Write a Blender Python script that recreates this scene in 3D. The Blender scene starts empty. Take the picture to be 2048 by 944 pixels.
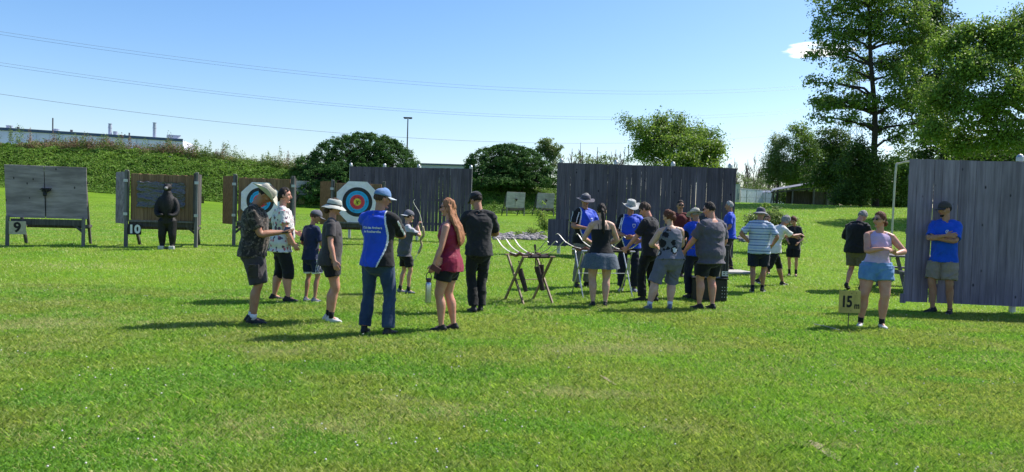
import bpy, math, random
import numpy as np
from mathutils import Vector, Matrix, noise as mnoise
from mathutils.bvhtree import BVHTree
rng = np.random.default_rng(7)
random.seed(7)
S = bpy.context.scene
COL = S.collection
R_ = math.radians

# ------------------------------------------------ camera, sky, sun, exposure
CAMH, FPX = 1.55, 1480.0                       # focal length in pixels of a 2048 wide frame
PITCH, ROLL = math.atan(50/1480), 0.030
cam_d = bpy.data.cameras.new('camera'); cam_d.sensor_width = 36; cam_d.lens = 36*FPX/2048
cam_d.clip_start = .05; cam_d.clip_end = 6000
cam = bpy.data.objects.new('camera', cam_d); COL.objects.link(cam)
CM = Matrix.Rotation(math.pi/2-PITCH, 4, 'X') @ Matrix.Rotation(ROLL, 4, 'Z')
cam.matrix_world = Matrix.Translation((0, 0, CAMH)) @ CM
S.camera = cam
SUN_EL, SUN_AZ = R_(50), R_(62)                # azimuth from +Y towards +X
SUNV = Vector((math.sin(SUN_AZ)*math.cos(SUN_EL), math.cos(SUN_AZ)*math.cos(SUN_EL), math.sin(SUN_EL)))
S.view_settings.view_transform = 'Standard'; S.view_settings.look = 'None'
S.view_settings.exposure = 0.78; S.view_settings.gamma = 1
S.view_settings.use_curve_mapping = False
def cam_dir(px, py):
    return (CM.to_3x3() @ Vector(((px-1024)/FPX, -(py-472)/FPX, -1)))
W = bpy.data.worlds.new('World'); S.world = W; W.use_nodes = True
nt = W.node_tree; nt.nodes.clear()
wo = nt.nodes.new('ShaderNodeOutputWorld'); bg = nt.nodes.new('ShaderNodeBackground')
sky = nt.nodes.new('ShaderNodeTexSky'); sky.sky_type = 'NISHITA'; sky.sun_disc = False
sky.sun_elevation = SUN_EL; sky.sun_rotation = SUN_AZ; sky.air_density = 1.0; sky.dust_density = 0.9; sky.ozone_density = 3.0
bg.inputs['Strength'].default_value = 0.105
# a small fair weather cloud low in the sky, part of the sky itself
tc = nt.nodes.new('ShaderNodeTexCoord')
def wmath(op, a, b=None, c=None):
    n = nt.nodes.new('ShaderNodeMath'); n.operation = op
    for i, v in enumerate((a, b, c)):
        if v is None: continue
        if isinstance(v, (int, float)): n.inputs[i].default_value = v
        else: nt.links.new(v, n.inputs[i])
    return n.outputs[0]
def cloud(px, py, wx, wz, prev, seed, amt=1.0):
    D = cam_dir(px, py).normalized()
    az = math.atan2(D.x, D.y); el = math.asin(D.z)
    sp = nt.nodes.new('ShaderNodeSeparateXYZ'); nt.links.new(tc.outputs['Generated'], sp.inputs[0])
    a = wmath('ARCTAN2', sp.outputs[0], sp.outputs[1]); e = wmath('ARCSINE', sp.outputs[2])
    da = wmath('DIVIDE', wmath('SUBTRACT', a, az), wx); de = wmath('DIVIDE', wmath('SUBTRACT', e, el), wz)
    cb = nt.nodes.new('ShaderNodeCombineXYZ'); nt.links.new(da, cb.inputs[0]); nt.links.new(de, cb.inputs[1]); cb.inputs[2].default_value = seed
    nz = nt.nodes.new('ShaderNodeTexNoise'); nz.inputs['Scale'].default_value = 1.7; nz.inputs['Detail'].default_value = 8
    nt.links.new(cb.outputs[0], nz.inputs['Vector'])
    r2 = wmath('ADD', wmath('MULTIPLY', da, da), wmath('MULTIPLY', de, de))
    v = wmath('SUBTRACT', wmath('ADD', wmath('MULTIPLY', nz.outputs[0], 2.6), -.45), r2)
    mr = nt.nodes.new('ShaderNodeMapRange'); mr.interpolation_type = 'SMOOTHSTEP'
    mr.inputs['From Min'].default_value = .15; mr.inputs['From Max'].default_value = .75; mr.inputs['To Max'].default_value = amt
    nt.links.new(v, mr.inputs['Value'])
    mx = nt.nodes.new('ShaderNodeMix'); mx.data_type = 'RGBA'
    nt.links.new(mr.outputs[0], mx.inputs[0]); nt.links.new(prev, mx.inputs[6]); mx.inputs[7].default_value = (9.5, 9.5, 9.6, 1)
    return mx.outputs[2]
hs_ = nt.nodes.new('ShaderNodeHueSaturation'); hs_.inputs['Saturation'].default_value = 1.25; hs_.inputs['Value'].default_value = 1.10; nt.links.new(sky.outputs[0], hs_.inputs['Color'])
tn = nt.nodes.new('ShaderNodeMix'); tn.data_type = 'RGBA'; tn.blend_type = 'MULTIPLY'; tn.inputs[0].default_value = 1; tn.inputs[7].default_value = (1.02, .965, .99, 1); nt.links.new(hs_.outputs[0], tn.inputs[6])
c = cloud(1634, 101, .054, .0115, tn.outputs[2], 3.1)
nt.links.new(c, bg.inputs['Color']); nt.links.new(bg.outputs[0], wo.inputs[0])
sl = bpy.data.lights.new('sun', 'SUN'); sl.energy = 4.4; sl.angle = R_(.53); sl.color = (1, .95, .87)
so = bpy.data.objects.new('sun', sl); COL.objects.link(so); so.rotation_euler = SUNV.to_track_quat('Z', 'Y').to_euler()
so.location = (0, 0, 30)

# ------------------------------------------------ helpers
def tag(o, label=None, cat=None, group=None, kind=None):
    if label: o['label'] = label
    if cat: o['category'] = cat
    if group: o['group'] = group
    if kind: o['kind'] = kind
    return o
def empty(name, loc=(0, 0, 0), rz=0, label=None, cat=None, group=None):
    o = bpy.data.objects.new(name, None); COL.objects.link(o)
    o.location = loc; o.rotation_euler = (0, 0, rz); o.empty_display_size = .2
    return tag(o, label, cat, group)
def copy_tree(o, parent=None):
    c = o.copy(); COL.objects.link(c)
    if parent: c.parent = parent
    for ch in list(o.children): copy_tree(ch, c)
    return c
def sstep(a, b, x):
    t = np.clip((np.asarray(x, float)-a)/(b-a), 0, 1); return t*t*(3-2*t)

def shape_g(X, Y):
    """height of the ground"""
    X = np.asarray(X, float); Y = np.asarray(Y, float)
    z = .30*sstep(12, 22, Y) + .018*np.clip(Y-30, 0, 65)
    z = z + 1.25*sstep(18, 50, -X)*sstep(34, 70, Y)
    u = X/np.maximum(Y, 4)
    m = 1.88*sstep(.10, .30, u)*sstep(19, 44, Y)*sstep(-5, 12, X)
    z = z + m*(1-.25*sstep(60, 110, Y))
    # berm
    yb = 80 + .17*X + 1.2*np.sin(X*.21)
    hb = 3.0 + 1.3*sstep(12, 34, -X)
    w = sstep(24, 14, X)
    z = z + w*hb*sstep(0, 9.5, Y-yb)*(1-.5*sstep(16, 40, Y-yb))
    # soft undulation
    z = z + .035*np.sin(X*.55+1.3)*np.sin(Y*.43)*sstep(14, 30, Y) + .012*np.sin(X*1.9)*np.sin(Y*1.3+.5)
    return z
def g(x, y): return float(shape_g(x, y))
def gray(px, py):
    """where the sight line through a picture point meets the ground"""
    d = cam_dir(px, py); t = 2.0; prev = 2.0
    while t < 400:
        p = Vector((0, 0, CAMH)) + d*t
        if p.z <= g(p.x, p.y): break
        prev = t; t *= 1.01
    lo, hi = prev, t
    for _ in range(30):
        m = (lo+hi)/2; p = Vector((0, 0, CAMH)) + d*m
        if p.z <= g(p.x, p.y): hi = m
        else: lo = m
    return Vector((0, 0, CAMH)) + d*hi
def at(px, py, depth):
    d = cam_dir(px, py); return Vector((0, 0, CAMH)) + d*(depth/d.y)

# ---- materials
class NT:
    def __init__(s, name):
        s.m = bpy.data.materials.new(name); s.m.use_nodes = True; s.t = s.m.node_tree
        s.b = s.t.nodes['Principled BSDF']; s.out = s.t.nodes['Material Output']
        s.tc = s.t.nodes.new('ShaderNodeTexCoord')
    def n(s, typ, **kw):
        x = s.t.nodes.new(typ)
        for k, v in kw.items(): setattr(x, k, v)
        return x
    def L(s, a, b): s.t.links.new(a, b)
    def co(s, scale=(1, 1, 1), rot=(0, 0, 0)):
        mp = s.n('ShaderNodeMapping'); mp.inputs['Scale'].default_value = scale; mp.inputs['Rotation'].default_value = rot
        s.L(s.tc.outputs['Object'], mp.inputs[0]); return mp.outputs[0]
    def noise(s, scale, detail=4, rough=.55, stretch=(1, 1, 1), rot=(0, 0, 0)):
        x = s.n('ShaderNodeTexNoise'); x.inputs['Scale'].default_value = scale
        x.inputs['Detail'].default_value = detail; x.inputs['Roughness'].default_value = rough
        s.L(s.co(stretch, rot), x.inputs['Vector']); return x.outputs[0]
    def ramp(s, v, a, b, lo=0., hi=1.):
        x = s.n('ShaderNodeMapRange'); x.interpolation_type = 'SMOOTHSTEP'
        for k, q in zip(('From Min', 'From Max', 'To Min', 'To Max'), (a, b, lo, hi)): x.inputs[k].default_value = q
        s.L(v, x.inputs['Value']); return x.outputs[0]
    def mix(s, f, a, b):
        x = s.n('ShaderNodeMix'); x.data_type = 'RGBA'
        for i, v in ((0, f), (6, a), (7, b)):
            if isinstance(v, (int, float)): x.inputs[i].default_value = v
            elif isinstance(v, tuple): x.inputs[i].default_value = (*v[:3], 1)
            else: s.L(v, x.inputs[i])
        return x.outputs[2]
    def mul(s, c, f):
        x = s.n('ShaderNodeMix'); x.data_type = 'RGBA'; x.blend_type = 'MULTIPLY'; x.inputs[0].default_value = 1
        s.L(c, x.inputs[6]); s.L(f, x.inputs[7]); return x.outputs[2]
    def math(s, op, a, b=None):
        x = s.n('ShaderNodeMath'); x.operation = op
        for i, v in enumerate((a, b)):
            if v is None: continue
            if isinstance(v, (int, float)): x.inputs[i].default_value = v
            else: s.L(v, x.inputs[i])
        return x.outputs[0]
    def island(s):
        return s.n('ShaderNodeNewGeometry').outputs['Random Per Island']
    def objrand(s):
        return s.n('ShaderNodeObjectInfo').outputs['Random']
    def bump(s, v, dist, strength=1.):
        x = s.n('ShaderNodeBump'); x.inputs['Distance'].default_value = dist; x.inputs['Strength'].default_value = strength
        s.L(v, x.inputs['Height']); s.L(x.outputs[0], s.b.inputs['Normal']); return x.outputs[0]
    def fin(s, col=None, rough=.8, spec=.3, metal=0., sheen=0.):
        if col is not None:
            if isinstance(col, tuple): s.b.inputs['Base Color'].default_value = (*col[:3], 1)
            else: s.L(col, s.b.inputs['Base Color'])
        if isinstance(rough, (int, float)): s.b.inputs['Roughness'].default_value = rough
        else: s.L(rough, s.b.inputs['Roughness'])
        s.b.inputs['Specular IOR Level'].default_value = spec; s.b.inputs['Metallic'].default_value = metal
        s.b.inputs['Sheen Weight'].default_value = sheen
        return s.m
def plain(name, c, rough=.6, spec=.3, metal=0., var=.12, sc=9., bump=0.):
    k = NT(name); n_ = k.noise(sc, 5)
    col = k.mix(k.ramp(n_, .3, .7), tuple(v*(1-var) for v in c), tuple(min(1, v*(1+var)) for v in c))
    if bump: k.bump(n_, bump)
    return k.fin(col, rough, spec, metal)
def leafmat(name, c1, c2, c3=None, trans=.35, nsc=.5, rough=.5, spec=.3):
    """leaf faces: each face its own shade, slow drift through the crown, light passing through"""
    k = NT(name); isl = k.island(); nz = k.noise(nsc, 3)
    f = k.math('ADD', k.math('MULTIPLY', isl, .55), k.math('MULTIPLY', k.ramp(nz, .3, .7), .45))
    col = k.mix(f, c1, c2)
    if c3:
        k3 = k.ramp(k.math('FRACT', k.math('MULTIPLY', isl, 17.3)), .86, .95)
        col = k.mix(k3, col, c3)
    k.fin(col, rough, spec)
    tr = k.n('ShaderNodeBsdfTranslucent'); hs = k.n('ShaderNodeHueSaturation')
    hs.inputs['Value'].default_value = 1.5; hs.inputs['Hue'].default_value = .49; k.L(col, hs.inputs['Color']); k.L(hs.outputs[0], tr.inputs[0])
    mx = k.n('ShaderNodeMixShader'); mx.inputs[0].default_value = trans
    k.L(k.b.outputs[0], mx.inputs[1]); k.L(tr.outputs[0], mx.inputs[2]); k.L(mx.outputs[0], k.out.inputs[0])
    return k.m
def woodmat(name, c1, c2, stretch=(1, 1, .12), sc=14., var=.35, knots=True, rough=.85, bump=.004, spec=.2):
    k = NT(name); gr = k.noise(sc, 8, .65, stretch); big = k.noise(1.3, 3, .5)
    col = k.mix(k.ramp(gr, .3, .72), c1, c2)
    b = k.math('ADD', 1-var/2, k.math('MULTIPLY', k.island(), var))
    cb = k.n('ShaderNodeCombineColor'); [k.L(b, cb.inputs[i]) for i in range(3)]
    col = k.mul(col, cb.outputs[0])
    col = k.mix(k.ramp(big, .45, .8, 0, .35), col, tuple(v*.62 for v in c1))
    if knots:
        v = k.n('ShaderNodeTexVoronoi'); v.inputs['Scale'].default_value = 4.2; k.L(k.co((1.3, 1, .7)), v.inputs['Vector'])
        col = k.mix(k.ramp(v.outputs['Distance'], .125, .06), col, tuple(v*.25 for v in c1))
    k.bump(gr, bump); return k.fin(col, rough, spec)

# ---- mesh building
class MB:
    def __init__(s): s.V = []; s.F = []; s.M = []; s.n = 0
    def add(s, V, F, mat=0):
        V = np.asarray(V, float).reshape(-1, 3)
        s.V.append(V); s.F += [tuple(int(i)+s.n for i in f) for f in F]; s.M += [mat]*len(F); s.n += len(V); return s
    def box(s, c, size, rot=None, mat=0, bev=0.):
        x, y, z = [v/2 for v in size]
        if bev > 0 and min(x, y, z) > bev*1.2:
            V = []; 
            for sx in (-1, 1):
                for sy in (-1, 1):
                    for sz in (-1, 1):
                        V += [(sx*x, sy*(y-bev), sz*(z-bev)), (sx*(x-bev), sy*y, sz*(z-bev)), (sx*(x-bev), sy*(y-bev), sz*z)]
            def I(a, b, c_, k): return ((a > 0)*4+(b > 0)*2+(c_ > 0))*3+k
            F = []
            F.append([I(1,-1,-1,0), I(1,1,-1,0), I(1,1,1,0), I(1,-1,1,0)]); F.append([I(-1,-1,1,0), I(-1,1,1,0), I(-1,1,-1,0), I(-1,-1,-1,0)])
            F.append([I(1,1,-1,1), I(-1,1,-1,1), I(-1,1,1,1), I(1,1,1,1)]); F.append([I(-1,-1,-1,1), I(1,-1,-1,1), I(1,-1,1,1), I(-1,-1,1,1)])
            F.append([I(-1,-1,1,2), I(1,-1,1,2), I(1,1,1,2), I(-1,1,1,2)]); F.append([I(1,-1,-1,2), I(-1,-1,-1,2), I(-1,1,-1,2), I(1,1,-1,2)])
            for a in (-1, 1):
                for b in (-1, 1):
                    F.append([I(a,b,-1,0), I(a,b,-1,1), I(a,b,1,1), I(a,b,1,0)])
                    F.append([I(a,-1,b,0), I(a,-1,b,2), I(a,1,b,2), I(a,1,b,0)])
                    F.append([I(-1,a,b,1), I(-1,a,b,2), I(1,a,b,2), I(1,a,b,1)])
                    for q in (-1, 1): F.append([I(a,b,q,0), I(a,b,q,1), I(a,b,q,2)])
        else:
            V = [(i*x, j*y, k*z) for i in (-1, 1) for j in (-1, 1) for k in (-1, 1)]
            F = [(0,1,3,2), (4,6,7,5), (0,4,5,1), (2,3,7,6), (0,2,6,4), (1,5,7,3)]
        V = np.array(V, float)
        if rot is not None: V = V @ np.array(rot.to_3x3()).T
        return s.add(V+np.array(c), F, mat)
    def bar(s, p0, p1, w, d, mat=0, up=(0, 0, 1)):
        p0, p1 = Vector(p0), Vector(p1); t = (p1-p0); L = t.length; t.normalize()
        u = Vector(up)
        if abs(t.dot(u)) > .98: u = Vector((0, 1, 0))
        sd = t.cross(u).normalized(); u = sd.cross(t)
        M = Matrix((sd, t, u)).transposed()
        return s.box((p0+p1)/2, (w, L, d), M, mat, bev=min(w, d)*.08)
    def tube(s, P, A, B=None, side=(1, 0, 0), n=10, mat=0, cap=True):
        P = np.asarray(P, float); k = len(P)
        A = np.full(k, A, float) if np.isscalar(A) else np.asarray(A, float)
        B = A if B is None else (np.full(k, B, float) if np.isscalar(B) else np.asarray(B, float))
        T = np.gradient(P, axis=0); T /= np.maximum(np.linalg.norm(T, axis=1, keepdims=True), 1e-9)
        sd = np.array(side, float); th = np.arange(n)/n*2*np.pi; rings = []
        def ring(p, t, a, b):
            nonlocal sd
            q = sd-(sd@t)*t; l = np.linalg.norm(q)
            if l < 1e-3:
                q = np.array((0, 1, 0.))-t[1]*t; l = np.linalg.norm(q)
                if l < 1e-3: q = np.array((0, 0, 1.)); l = 1
            q /= l; f = np.cross(t, q)
            return p+np.outer(np.cos(th)*a, q)+np.outer(np.sin(th)*b, f)
        if cap:
            r0 = min(A[0], B[0]); r1 = min(A[-1], B[-1])
            rings.append(ring(P[0]-T[0]*r0*.62, T[0], A[0]*.62, B[0]*.62))
        for i in range(k): rings.append(ring(P[i], T[i], A[i], B[i]))
        if cap: rings.append(ring(P[-1]+T[-1]*r1*.62, T[-1], A[-1]*.62, B[-1]*.62))
        V = list(np.concatenate(rings)); m = len(rings); F = []
        for i in range(m-1):
            for j in range(n):
                a = i*n+j; b = i*n+(j+1) % n; F.append((a, b, b+n, a+n))
        if cap:
            V.append(P[0]-T[0]*r0*.95); V.append(P[-1]+T[-1]*r1*.95); q = m*n
            for j in range(n):
                F.append((q, (j+1) % n, j)); F.append((q+1, (m-1)*n+j, (m-1)*n+(j+1) % n))
        else:
            F.append(tuple(range(n))[::-1]); F.append(tuple((m-1)*n+j for j in range(n)))
        return s.add(V, F, mat)
    def ell(s, c, r, n=14, m=9, rot=None, mat=0):
        V = [(0, 0, -1)]; 
        for i in range(1, m):
            t = math.pi*i/m
            V += [(math.sin(t)*math.cos(j/n*2*math.pi), math.sin(t)*math.sin(j/n*2*math.pi), -math.cos(t)) for j in range(n)]
        V.append((0, 0, 1)); F = [(0, 1+(j+1) % n, 1+j) for j in range(n)]
        for i in range(m-2):
            F += [(1+i*n+j, 1+i*n+(j+1) % n, 1+(i+1)*n+(j+1) % n, 1+(i+1)*n+j) for j in range(n)]
        q = 1+(m-1)*n; F += [(q, 1+(m-2)*n+j, 1+(m-2)*n+(j+1) % n) for j in range(n)]
        V = np.array(V)*np.array(r)
        if rot is not None: V = V @ np.array(rot.to_3x3()).T
        return s.add(V+np.array(c), F, mat)
    def lathe(s, prof, c=(0, 0, 0), n=24, mat=0, fx=None):
        V = []; m = len(prof)
        for r, z in prof:
            for j in range(n):
                a = j/n*2*math.pi; p = [r*math.cos(a), r*math.sin(a), z]
                if fx: p = fx(p, r, a)
                V.append((p[0]+c[0], p[1]+c[1], p[2]+c[2]))
        F = [(i*n+j, i*n+(j+1) % n, (i+1)*n+(j+1) % n, (i+1)*n+j) for i in range(m-1) for j in range(n)]
        F.append(tuple(range(n))[::-1]); F.append(tuple((m-1)*n+j for j in range(n)))
        return s.add(V, F, mat)
    def mesh(s, name):
        me = bpy.data.meshes.new(name); V = np.concatenate(s.V) if s.V else np.zeros((0, 3))
        me.from_pydata(V.tolist(), [], s.F); me.polygons.foreach_set('material_index', s.M); me.update(); return me
    def build(s, name, mats, parent=None, smooth=False, **tg):
        return link(name, s.mesh(name), mats, parent, smooth, **tg)
def link(name, me, mats, parent=None, smooth=False, **tg):
    o = bpy.data.objects.new(name, me)
    for m in (mats if isinstance(mats, (list, tuple)) else [mats]): me.materials.append(m)
    if smooth: me.polygons.foreach_set('use_smooth', [True]*len(me.polygons))
    COL.objects.link(o)
    if parent: o.parent = parent
    tag(o, **tg); return o
def bulk(name, V, nper, mats, parent=None, midx=None, smooth=False, **tg):
    """many separate faces of nper corners each"""
    V = np.asarray(V, np.float32).reshape(-1, 3); nv = len(V); nf = nv//nper
    me = bpy.data.meshes.new(name); me.vertices.add(nv); me.vertices.foreach_set('co', V.ravel())
    me.loops.add(nv); me.loops.foreach_set('vertex_index', np.arange(nv, dtype=np.int32))
    me.polygons.add(nf); me.polygons.foreach_set('loop_start', (np.arange(nf)*nper).astype(np.int32))
    me.polygons.foreach_set('loop_total', np.full(nf, nper, np.int32))
    if midx is not None: me.polygons.foreach_set('material_index', np.asarray(midx, np.int32))
    me.update(); me.validate()
    return link(name, me, mats, parent, smooth, **tg)
def catmull(pts, m=4):
    P = np.asarray(pts, float); Q = np.vstack([2*P[0]-P[1], P, 2*P[-1]-P[-2]]); out = []
    for i in range(1, len(Q)-2):
        for t in np.arange(m)/m:
            a, b, c_, d = Q[i-1], Q[i], Q[i+1], Q[i+2]
            out.append(.5*((2*b)+(-a+c_)*t+(2*a-5*b+4*c_-d)*t*t+(-a+3*b-3*c_+d)*t**3))
    out.append(P[-1]); return np.array(out)
def remesh(mb, voxel, smooth=2, fac=.5):
    me = mb.mesh('tmp'); o = bpy.data.objects.new('tmp', me); COL.objects.link(o)
    r = o.modifiers.new('r', 'REMESH'); r.mode = 'VOXEL'; r.voxel_size = voxel
    if smooth:
        q = o.modifiers.new('s', 'SMOOTH'); q.factor = fac; q.iterations = smooth
    dg = bpy.context.evaluated_depsgraph_get(); dg.update()
    out = bpy.data.meshes.new_from_object(o.evaluated_get(dg))
    bpy.data.objects.remove(o); bpy.data.meshes.remove(me); out.materials.clear(); return out
def verts(me):
    a = np.empty(len(me.vertices)*3, np.float32); me.vertices.foreach_get('co', a); return a.reshape(-1, 3)
def setverts(me, V): me.vertices.foreach_set('co', np.asarray(V, np.float32).ravel()); me.update()
def centers(me):
    a = np.empty(len(me.polygons)*3, np.float32); me.polygons.foreach_get('center', a); return a.reshape(-1, 3)
def text_mesh(body, size, align='CENTER', bold=0., spacing=1.):
    cu = bpy.data.curves.new('t', 'FONT'); cu.body = body; cu.size = size; cu.align_x = align; cu.align_y = 'CENTER'
    cu.offset = bold; cu.space_character = spacing; cu.resolution_u = 3
    o = bpy.data.objects.new('t', cu); COL.objects.link(o); dg = bpy.context.evaluated_depsgraph_get(); dg.update()
    me = bpy.data.meshes.new_from_object(o.evaluated_get(dg)); bpy.data.objects.remove(o); me.materials.clear(); return me
def text_on(name, body, size, mat, parent, M, bold=0., spacing=1.):
    me = text_mesh(body, size, bold=bold, spacing=spacing); me.transform(M); return link(name, me, mat, parent)

# ------------------------------------------------ ground
def ground_material():
    k = NT('lawn_soil')
    a = k.noise(.16, 4, .6); b = k.noise(1.6, 6, .65); c_ = k.noise(26, 5, .7); d = k.noise(7, 5, .65, (1, 1, 1))
    col = k.mix(k.ramp(a, .35, .68), (.118, .222, .010), (.175, .300, .016))
    col = k.mix(k.ramp(b, .50, .80, 0, .42), col, (.25, .31, .055))
    col = k.mix(k.ramp(d, .45, .75, 0, .55), col, (.09, .185, .010))
    col = k.mix(k.ramp(c_, .44, .66, 0, .85), col, (.035, .075, .006))
    hs = k.math('ADD', k.math('MULTIPLY', c_, .6), k.math('MULTIPLY', d, .7))
    k.bump(hs, .05, .8); return k.fin(col, .95, .1)
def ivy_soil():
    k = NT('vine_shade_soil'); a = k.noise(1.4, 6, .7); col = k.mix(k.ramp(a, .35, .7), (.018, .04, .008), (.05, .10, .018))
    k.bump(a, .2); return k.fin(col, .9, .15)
xs = np.concatenate([np.linspace(-900, -130, 16)[:-1], np.linspace(-130, -60, 40)[:-1], np.linspace(-60, 45, 230), np.linspace(45, 110, 45)[1:], np.linspace(110, 900, 16)[1:]])
ys = np.concatenate([np.linspace(-60, 2, 16)[:-1], np.linspace(2, 100, 230), np.linspace(100, 160, 40)[1:], np.linspace(160, 1500, 24)[1:]])
XX, YY = np.meshgrid(xs, ys); ZZ = shape_g(XX, YY)
nx, ny = len(xs), len(ys)
me = bpy.data.meshes.new('ground'); V = np.stack([XX, YY, ZZ], -1).reshape(-1, 3)
ii = (np.arange(ny-1)[:, None]*nx+np.arange(nx-1)[None]).reshape(-1); Fq = np.stack([ii, ii+1, ii+nx+1, ii+nx], -1)
me.from_pydata(V.tolist(), [], Fq.tolist())
cx = (XX[:-1, :-1]+XX[1:, 1:]).reshape(-1)/2; cy = (YY[:-1, :-1]+YY[1:, 1:]).reshape(-1)/2
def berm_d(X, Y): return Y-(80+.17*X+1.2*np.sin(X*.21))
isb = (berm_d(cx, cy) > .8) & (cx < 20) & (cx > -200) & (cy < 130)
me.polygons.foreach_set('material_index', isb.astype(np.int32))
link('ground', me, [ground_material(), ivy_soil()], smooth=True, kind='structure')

# ---- grass blades on the lawn (nobody could count them)
def vnoise(X, Y, s, seed=0):
    """smooth value noise, vectorised"""
    r = np.random.default_rng(seed); T = r.random((64, 64)); x = X*s+100.3; y = Y*s+57.7
    i = np.floor(x).astype(int); j = np.floor(y).astype(int); fx = x-i; fy = y-j; fx = fx*fx*(3-2*fx); fy = fy*fy*(3-2*fy)
    a = T[i % 64, j % 64]; b = T[(i+1) % 64, j % 64]; c_ = T[i % 64, (j+1) % 64]; d = T[(i+1) % 64, (j+1) % 64]
    return (a*(1-fx)+b*fx)*(1-fy)+(c_*(1-fx)+d*fx)*fy
def patch_field(X, Y):
    return .55*vnoise(X, Y, .45, 1)+.3*vnoise(X, Y, 1.3, 2)+.15*vnoise(X, Y, 3.5, 3)
def clover_field(X, Y):
    f = np.zeros_like(X)
    for px, py, rx, ry in ((400, 760, 1.15, .55), (640, 735, .7, .35), (150, 800, .7, .4), (860, 745, .7, .35), (1060, 850, .55, .35), (80, 930, .7, .3), (1000, 900, .35, .25),
                           (1560, 590, .9, .5), (620, 880, .3, .3), (1900, 760, .8, .3)):
        p = gray(px, py); f = np.maximum(f, 1-np.sqrt(((X-p.x)/rx)**2+((Y-p.y)/ry)**2))
    return f+.6*(vnoise(X, Y, 2.2, 9)-.5)+.3*(vnoise(X, Y, 7, 10)-.5)
def dry_field(X, Y):
    f = np.full_like(X, -.15)
    for px, py, rx, ry in ((880, 830, .8, .35), (620, 860, .8, .35), (560, 705, .8, .3), (1230, 700, 1.0, .5), (1650, 895, .45, .1), (780, 800, .3, .15), (60, 650, .8, .5), (1150, 790, .8, .3),
                           (150, 530, 3., .8), (400, 500, 2, .5), (1330, 860, .8, .3), (1880, 850, .6, .3)):
        p = gray(px, py); f = np.maximum(f, 1-np.sqrt(((X-p.x)/rx)**2+((Y-p.y)/ry)**2))
    return f*.8+.9*(vnoise(X, Y, 1.1, 19)-.5)+.5*(vnoise(X, Y, 5, 20)-.5)
def blades(n, y0, y1, h, w, seg):
    r = rng
    Y = (y0**.6+(y1**.6-y0**.6)*r.random(n))**(1/.6)
    X = (r.random(n)*2-1)*.76*Y+(r.random(n)-.5)*.5
    cl = clover_field(X, Y); dr = dry_field(X, Y); pf = patch_field(X, Y)
    sc = Y/5.0; hh = h*(.55+.9*r.random(n))*(.75+.5*pf); ww = w*np.clip(sc, 1, 7)**.85*(.7+.6*r.random(n))
    hh = np.where(cl > .25, hh*.75, hh); ww = np.where(cl > .25, ww*1.7, ww)
    a = r.random(n)*2*np.pi; lean = (.25+.95*r.random(n)); dx, dy = np.cos(a), np.sin(a)
    b = r.random(n)*2*np.pi; sx, sy = np.cos(b)*ww, np.sin(b)*ww
    Z = shape_g(X, Y)-.004
    B = np.stack([X, Y, Z], -1); sd = np.stack([sx, sy, np.zeros(n)], -1)
    d = np.stack([dx*lean, dy*lean, np.ones(n)], -1); d /= np.linalg.norm(d, axis=1, keepdims=True)
    d2 = np.stack([dx*(lean+.9), dy*(lean+.9), np.ones(n)*.8], -1); d2 /= np.linalg.norm(d2, axis=1, keepdims=True)
    mid = B+d*(hh*.55)[:, None]; tip = mid+d2*(hh*.5)[:, None]
    mi = np.where(cl+.5*(r.random(n)-.5) > .32, 1, np.where(dr+.9*(r.random(n)-.5) > .46, 2, 0)); mi = np.where((r.random(n) < .08), 2, mi)
    if seg == 2:
        q = np.stack([B-sd*.8, B+sd*.8, mid+sd, tip, mid-sd], 1); return q.reshape(-1, 3), 5, mi
    q = np.stack([B-sd, B+sd, tip], 1); return q.reshape(-1, 3), 3, mi
def grassmat():
    k = NT('grass_blade'); isl = k.island(); a = k.noise(.55, 4, .6); b = k.noise(2.1, 4, .6); c_ = k.noise(.17, 2)
    lo = k.mix(k.ramp(a, .40, .62), (.125, .205, .016), (.070, .215, .012)); hi = k.mix(k.ramp(a, .40, .62), (.36, .44, .085), (.24, .47, .045))
    col = k.mix(isl, lo, hi); col = k.mix(k.ramp(b, .55, .75, 0, .55), col, (.36, .42, .13)); col = k.mix(k.ramp(c_, .5, .7, 0, .35), col, (.30, .43, .05))
    k.fin(col, .48, .4); tr = k.n('ShaderNodeBsdfTranslucent'); hs = k.n('ShaderNodeHueSaturation'); hs.inputs['Value'].default_value = 1.5; hs.inputs['Hue'].default_value = .49; k.L(col, hs.inputs['Color']); k.L(hs.outputs[0], tr.inputs[0])
    mx = k.n('ShaderNodeMixShader'); mx.inputs[0].default_value = .42; k.L(k.b.outputs[0], mx.inputs[1]); k.L(tr.outputs[0], mx.inputs[2]); k.L(mx.outputs[0], k.out.inputs[0]); return k.m
gm = [grassmat(),
      leafmat('clover_leaf', (.085, .225, .018), (.19, .38, .045), trans=.4, nsc=.6, rough=.55),
      leafmat('dry_grass', (.30, .34, .10), (.50, .50, .22), trans=.3, nsc=.6, rough=.7, spec=.15)]
V, k_, mi = blades(720000, 3.6, 13, .043, .0014, 2); bulk('lawn_grass', V, k_, gm, midx=mi, kind='stuff')
V, k_, mi = blades(520000, 12, 60, .055, .0026, 1); bulk('lawn_grass', V, k_, gm, midx=mi, kind='stuff')
# clover heads
n = 520; Y = (3.8+rng.random(n)**1.3*12); X = (rng.random(n)*2-1)*.72*Y
keep = (clover_field(X, Y)+.45*rng.random(n)) > .28; X, Y = X[keep], Y[keep]
mb = MB()
for x, y in zip(X, Y): 
    mb.ell((x, y, g(x, y)+.05+random.random()*.02), (.007, .007, .006), 6, 4)
mb.build('clover_flowers', plain('clover_head', (.62, .58, .52), .8), smooth=True, kind='stuff')
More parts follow.
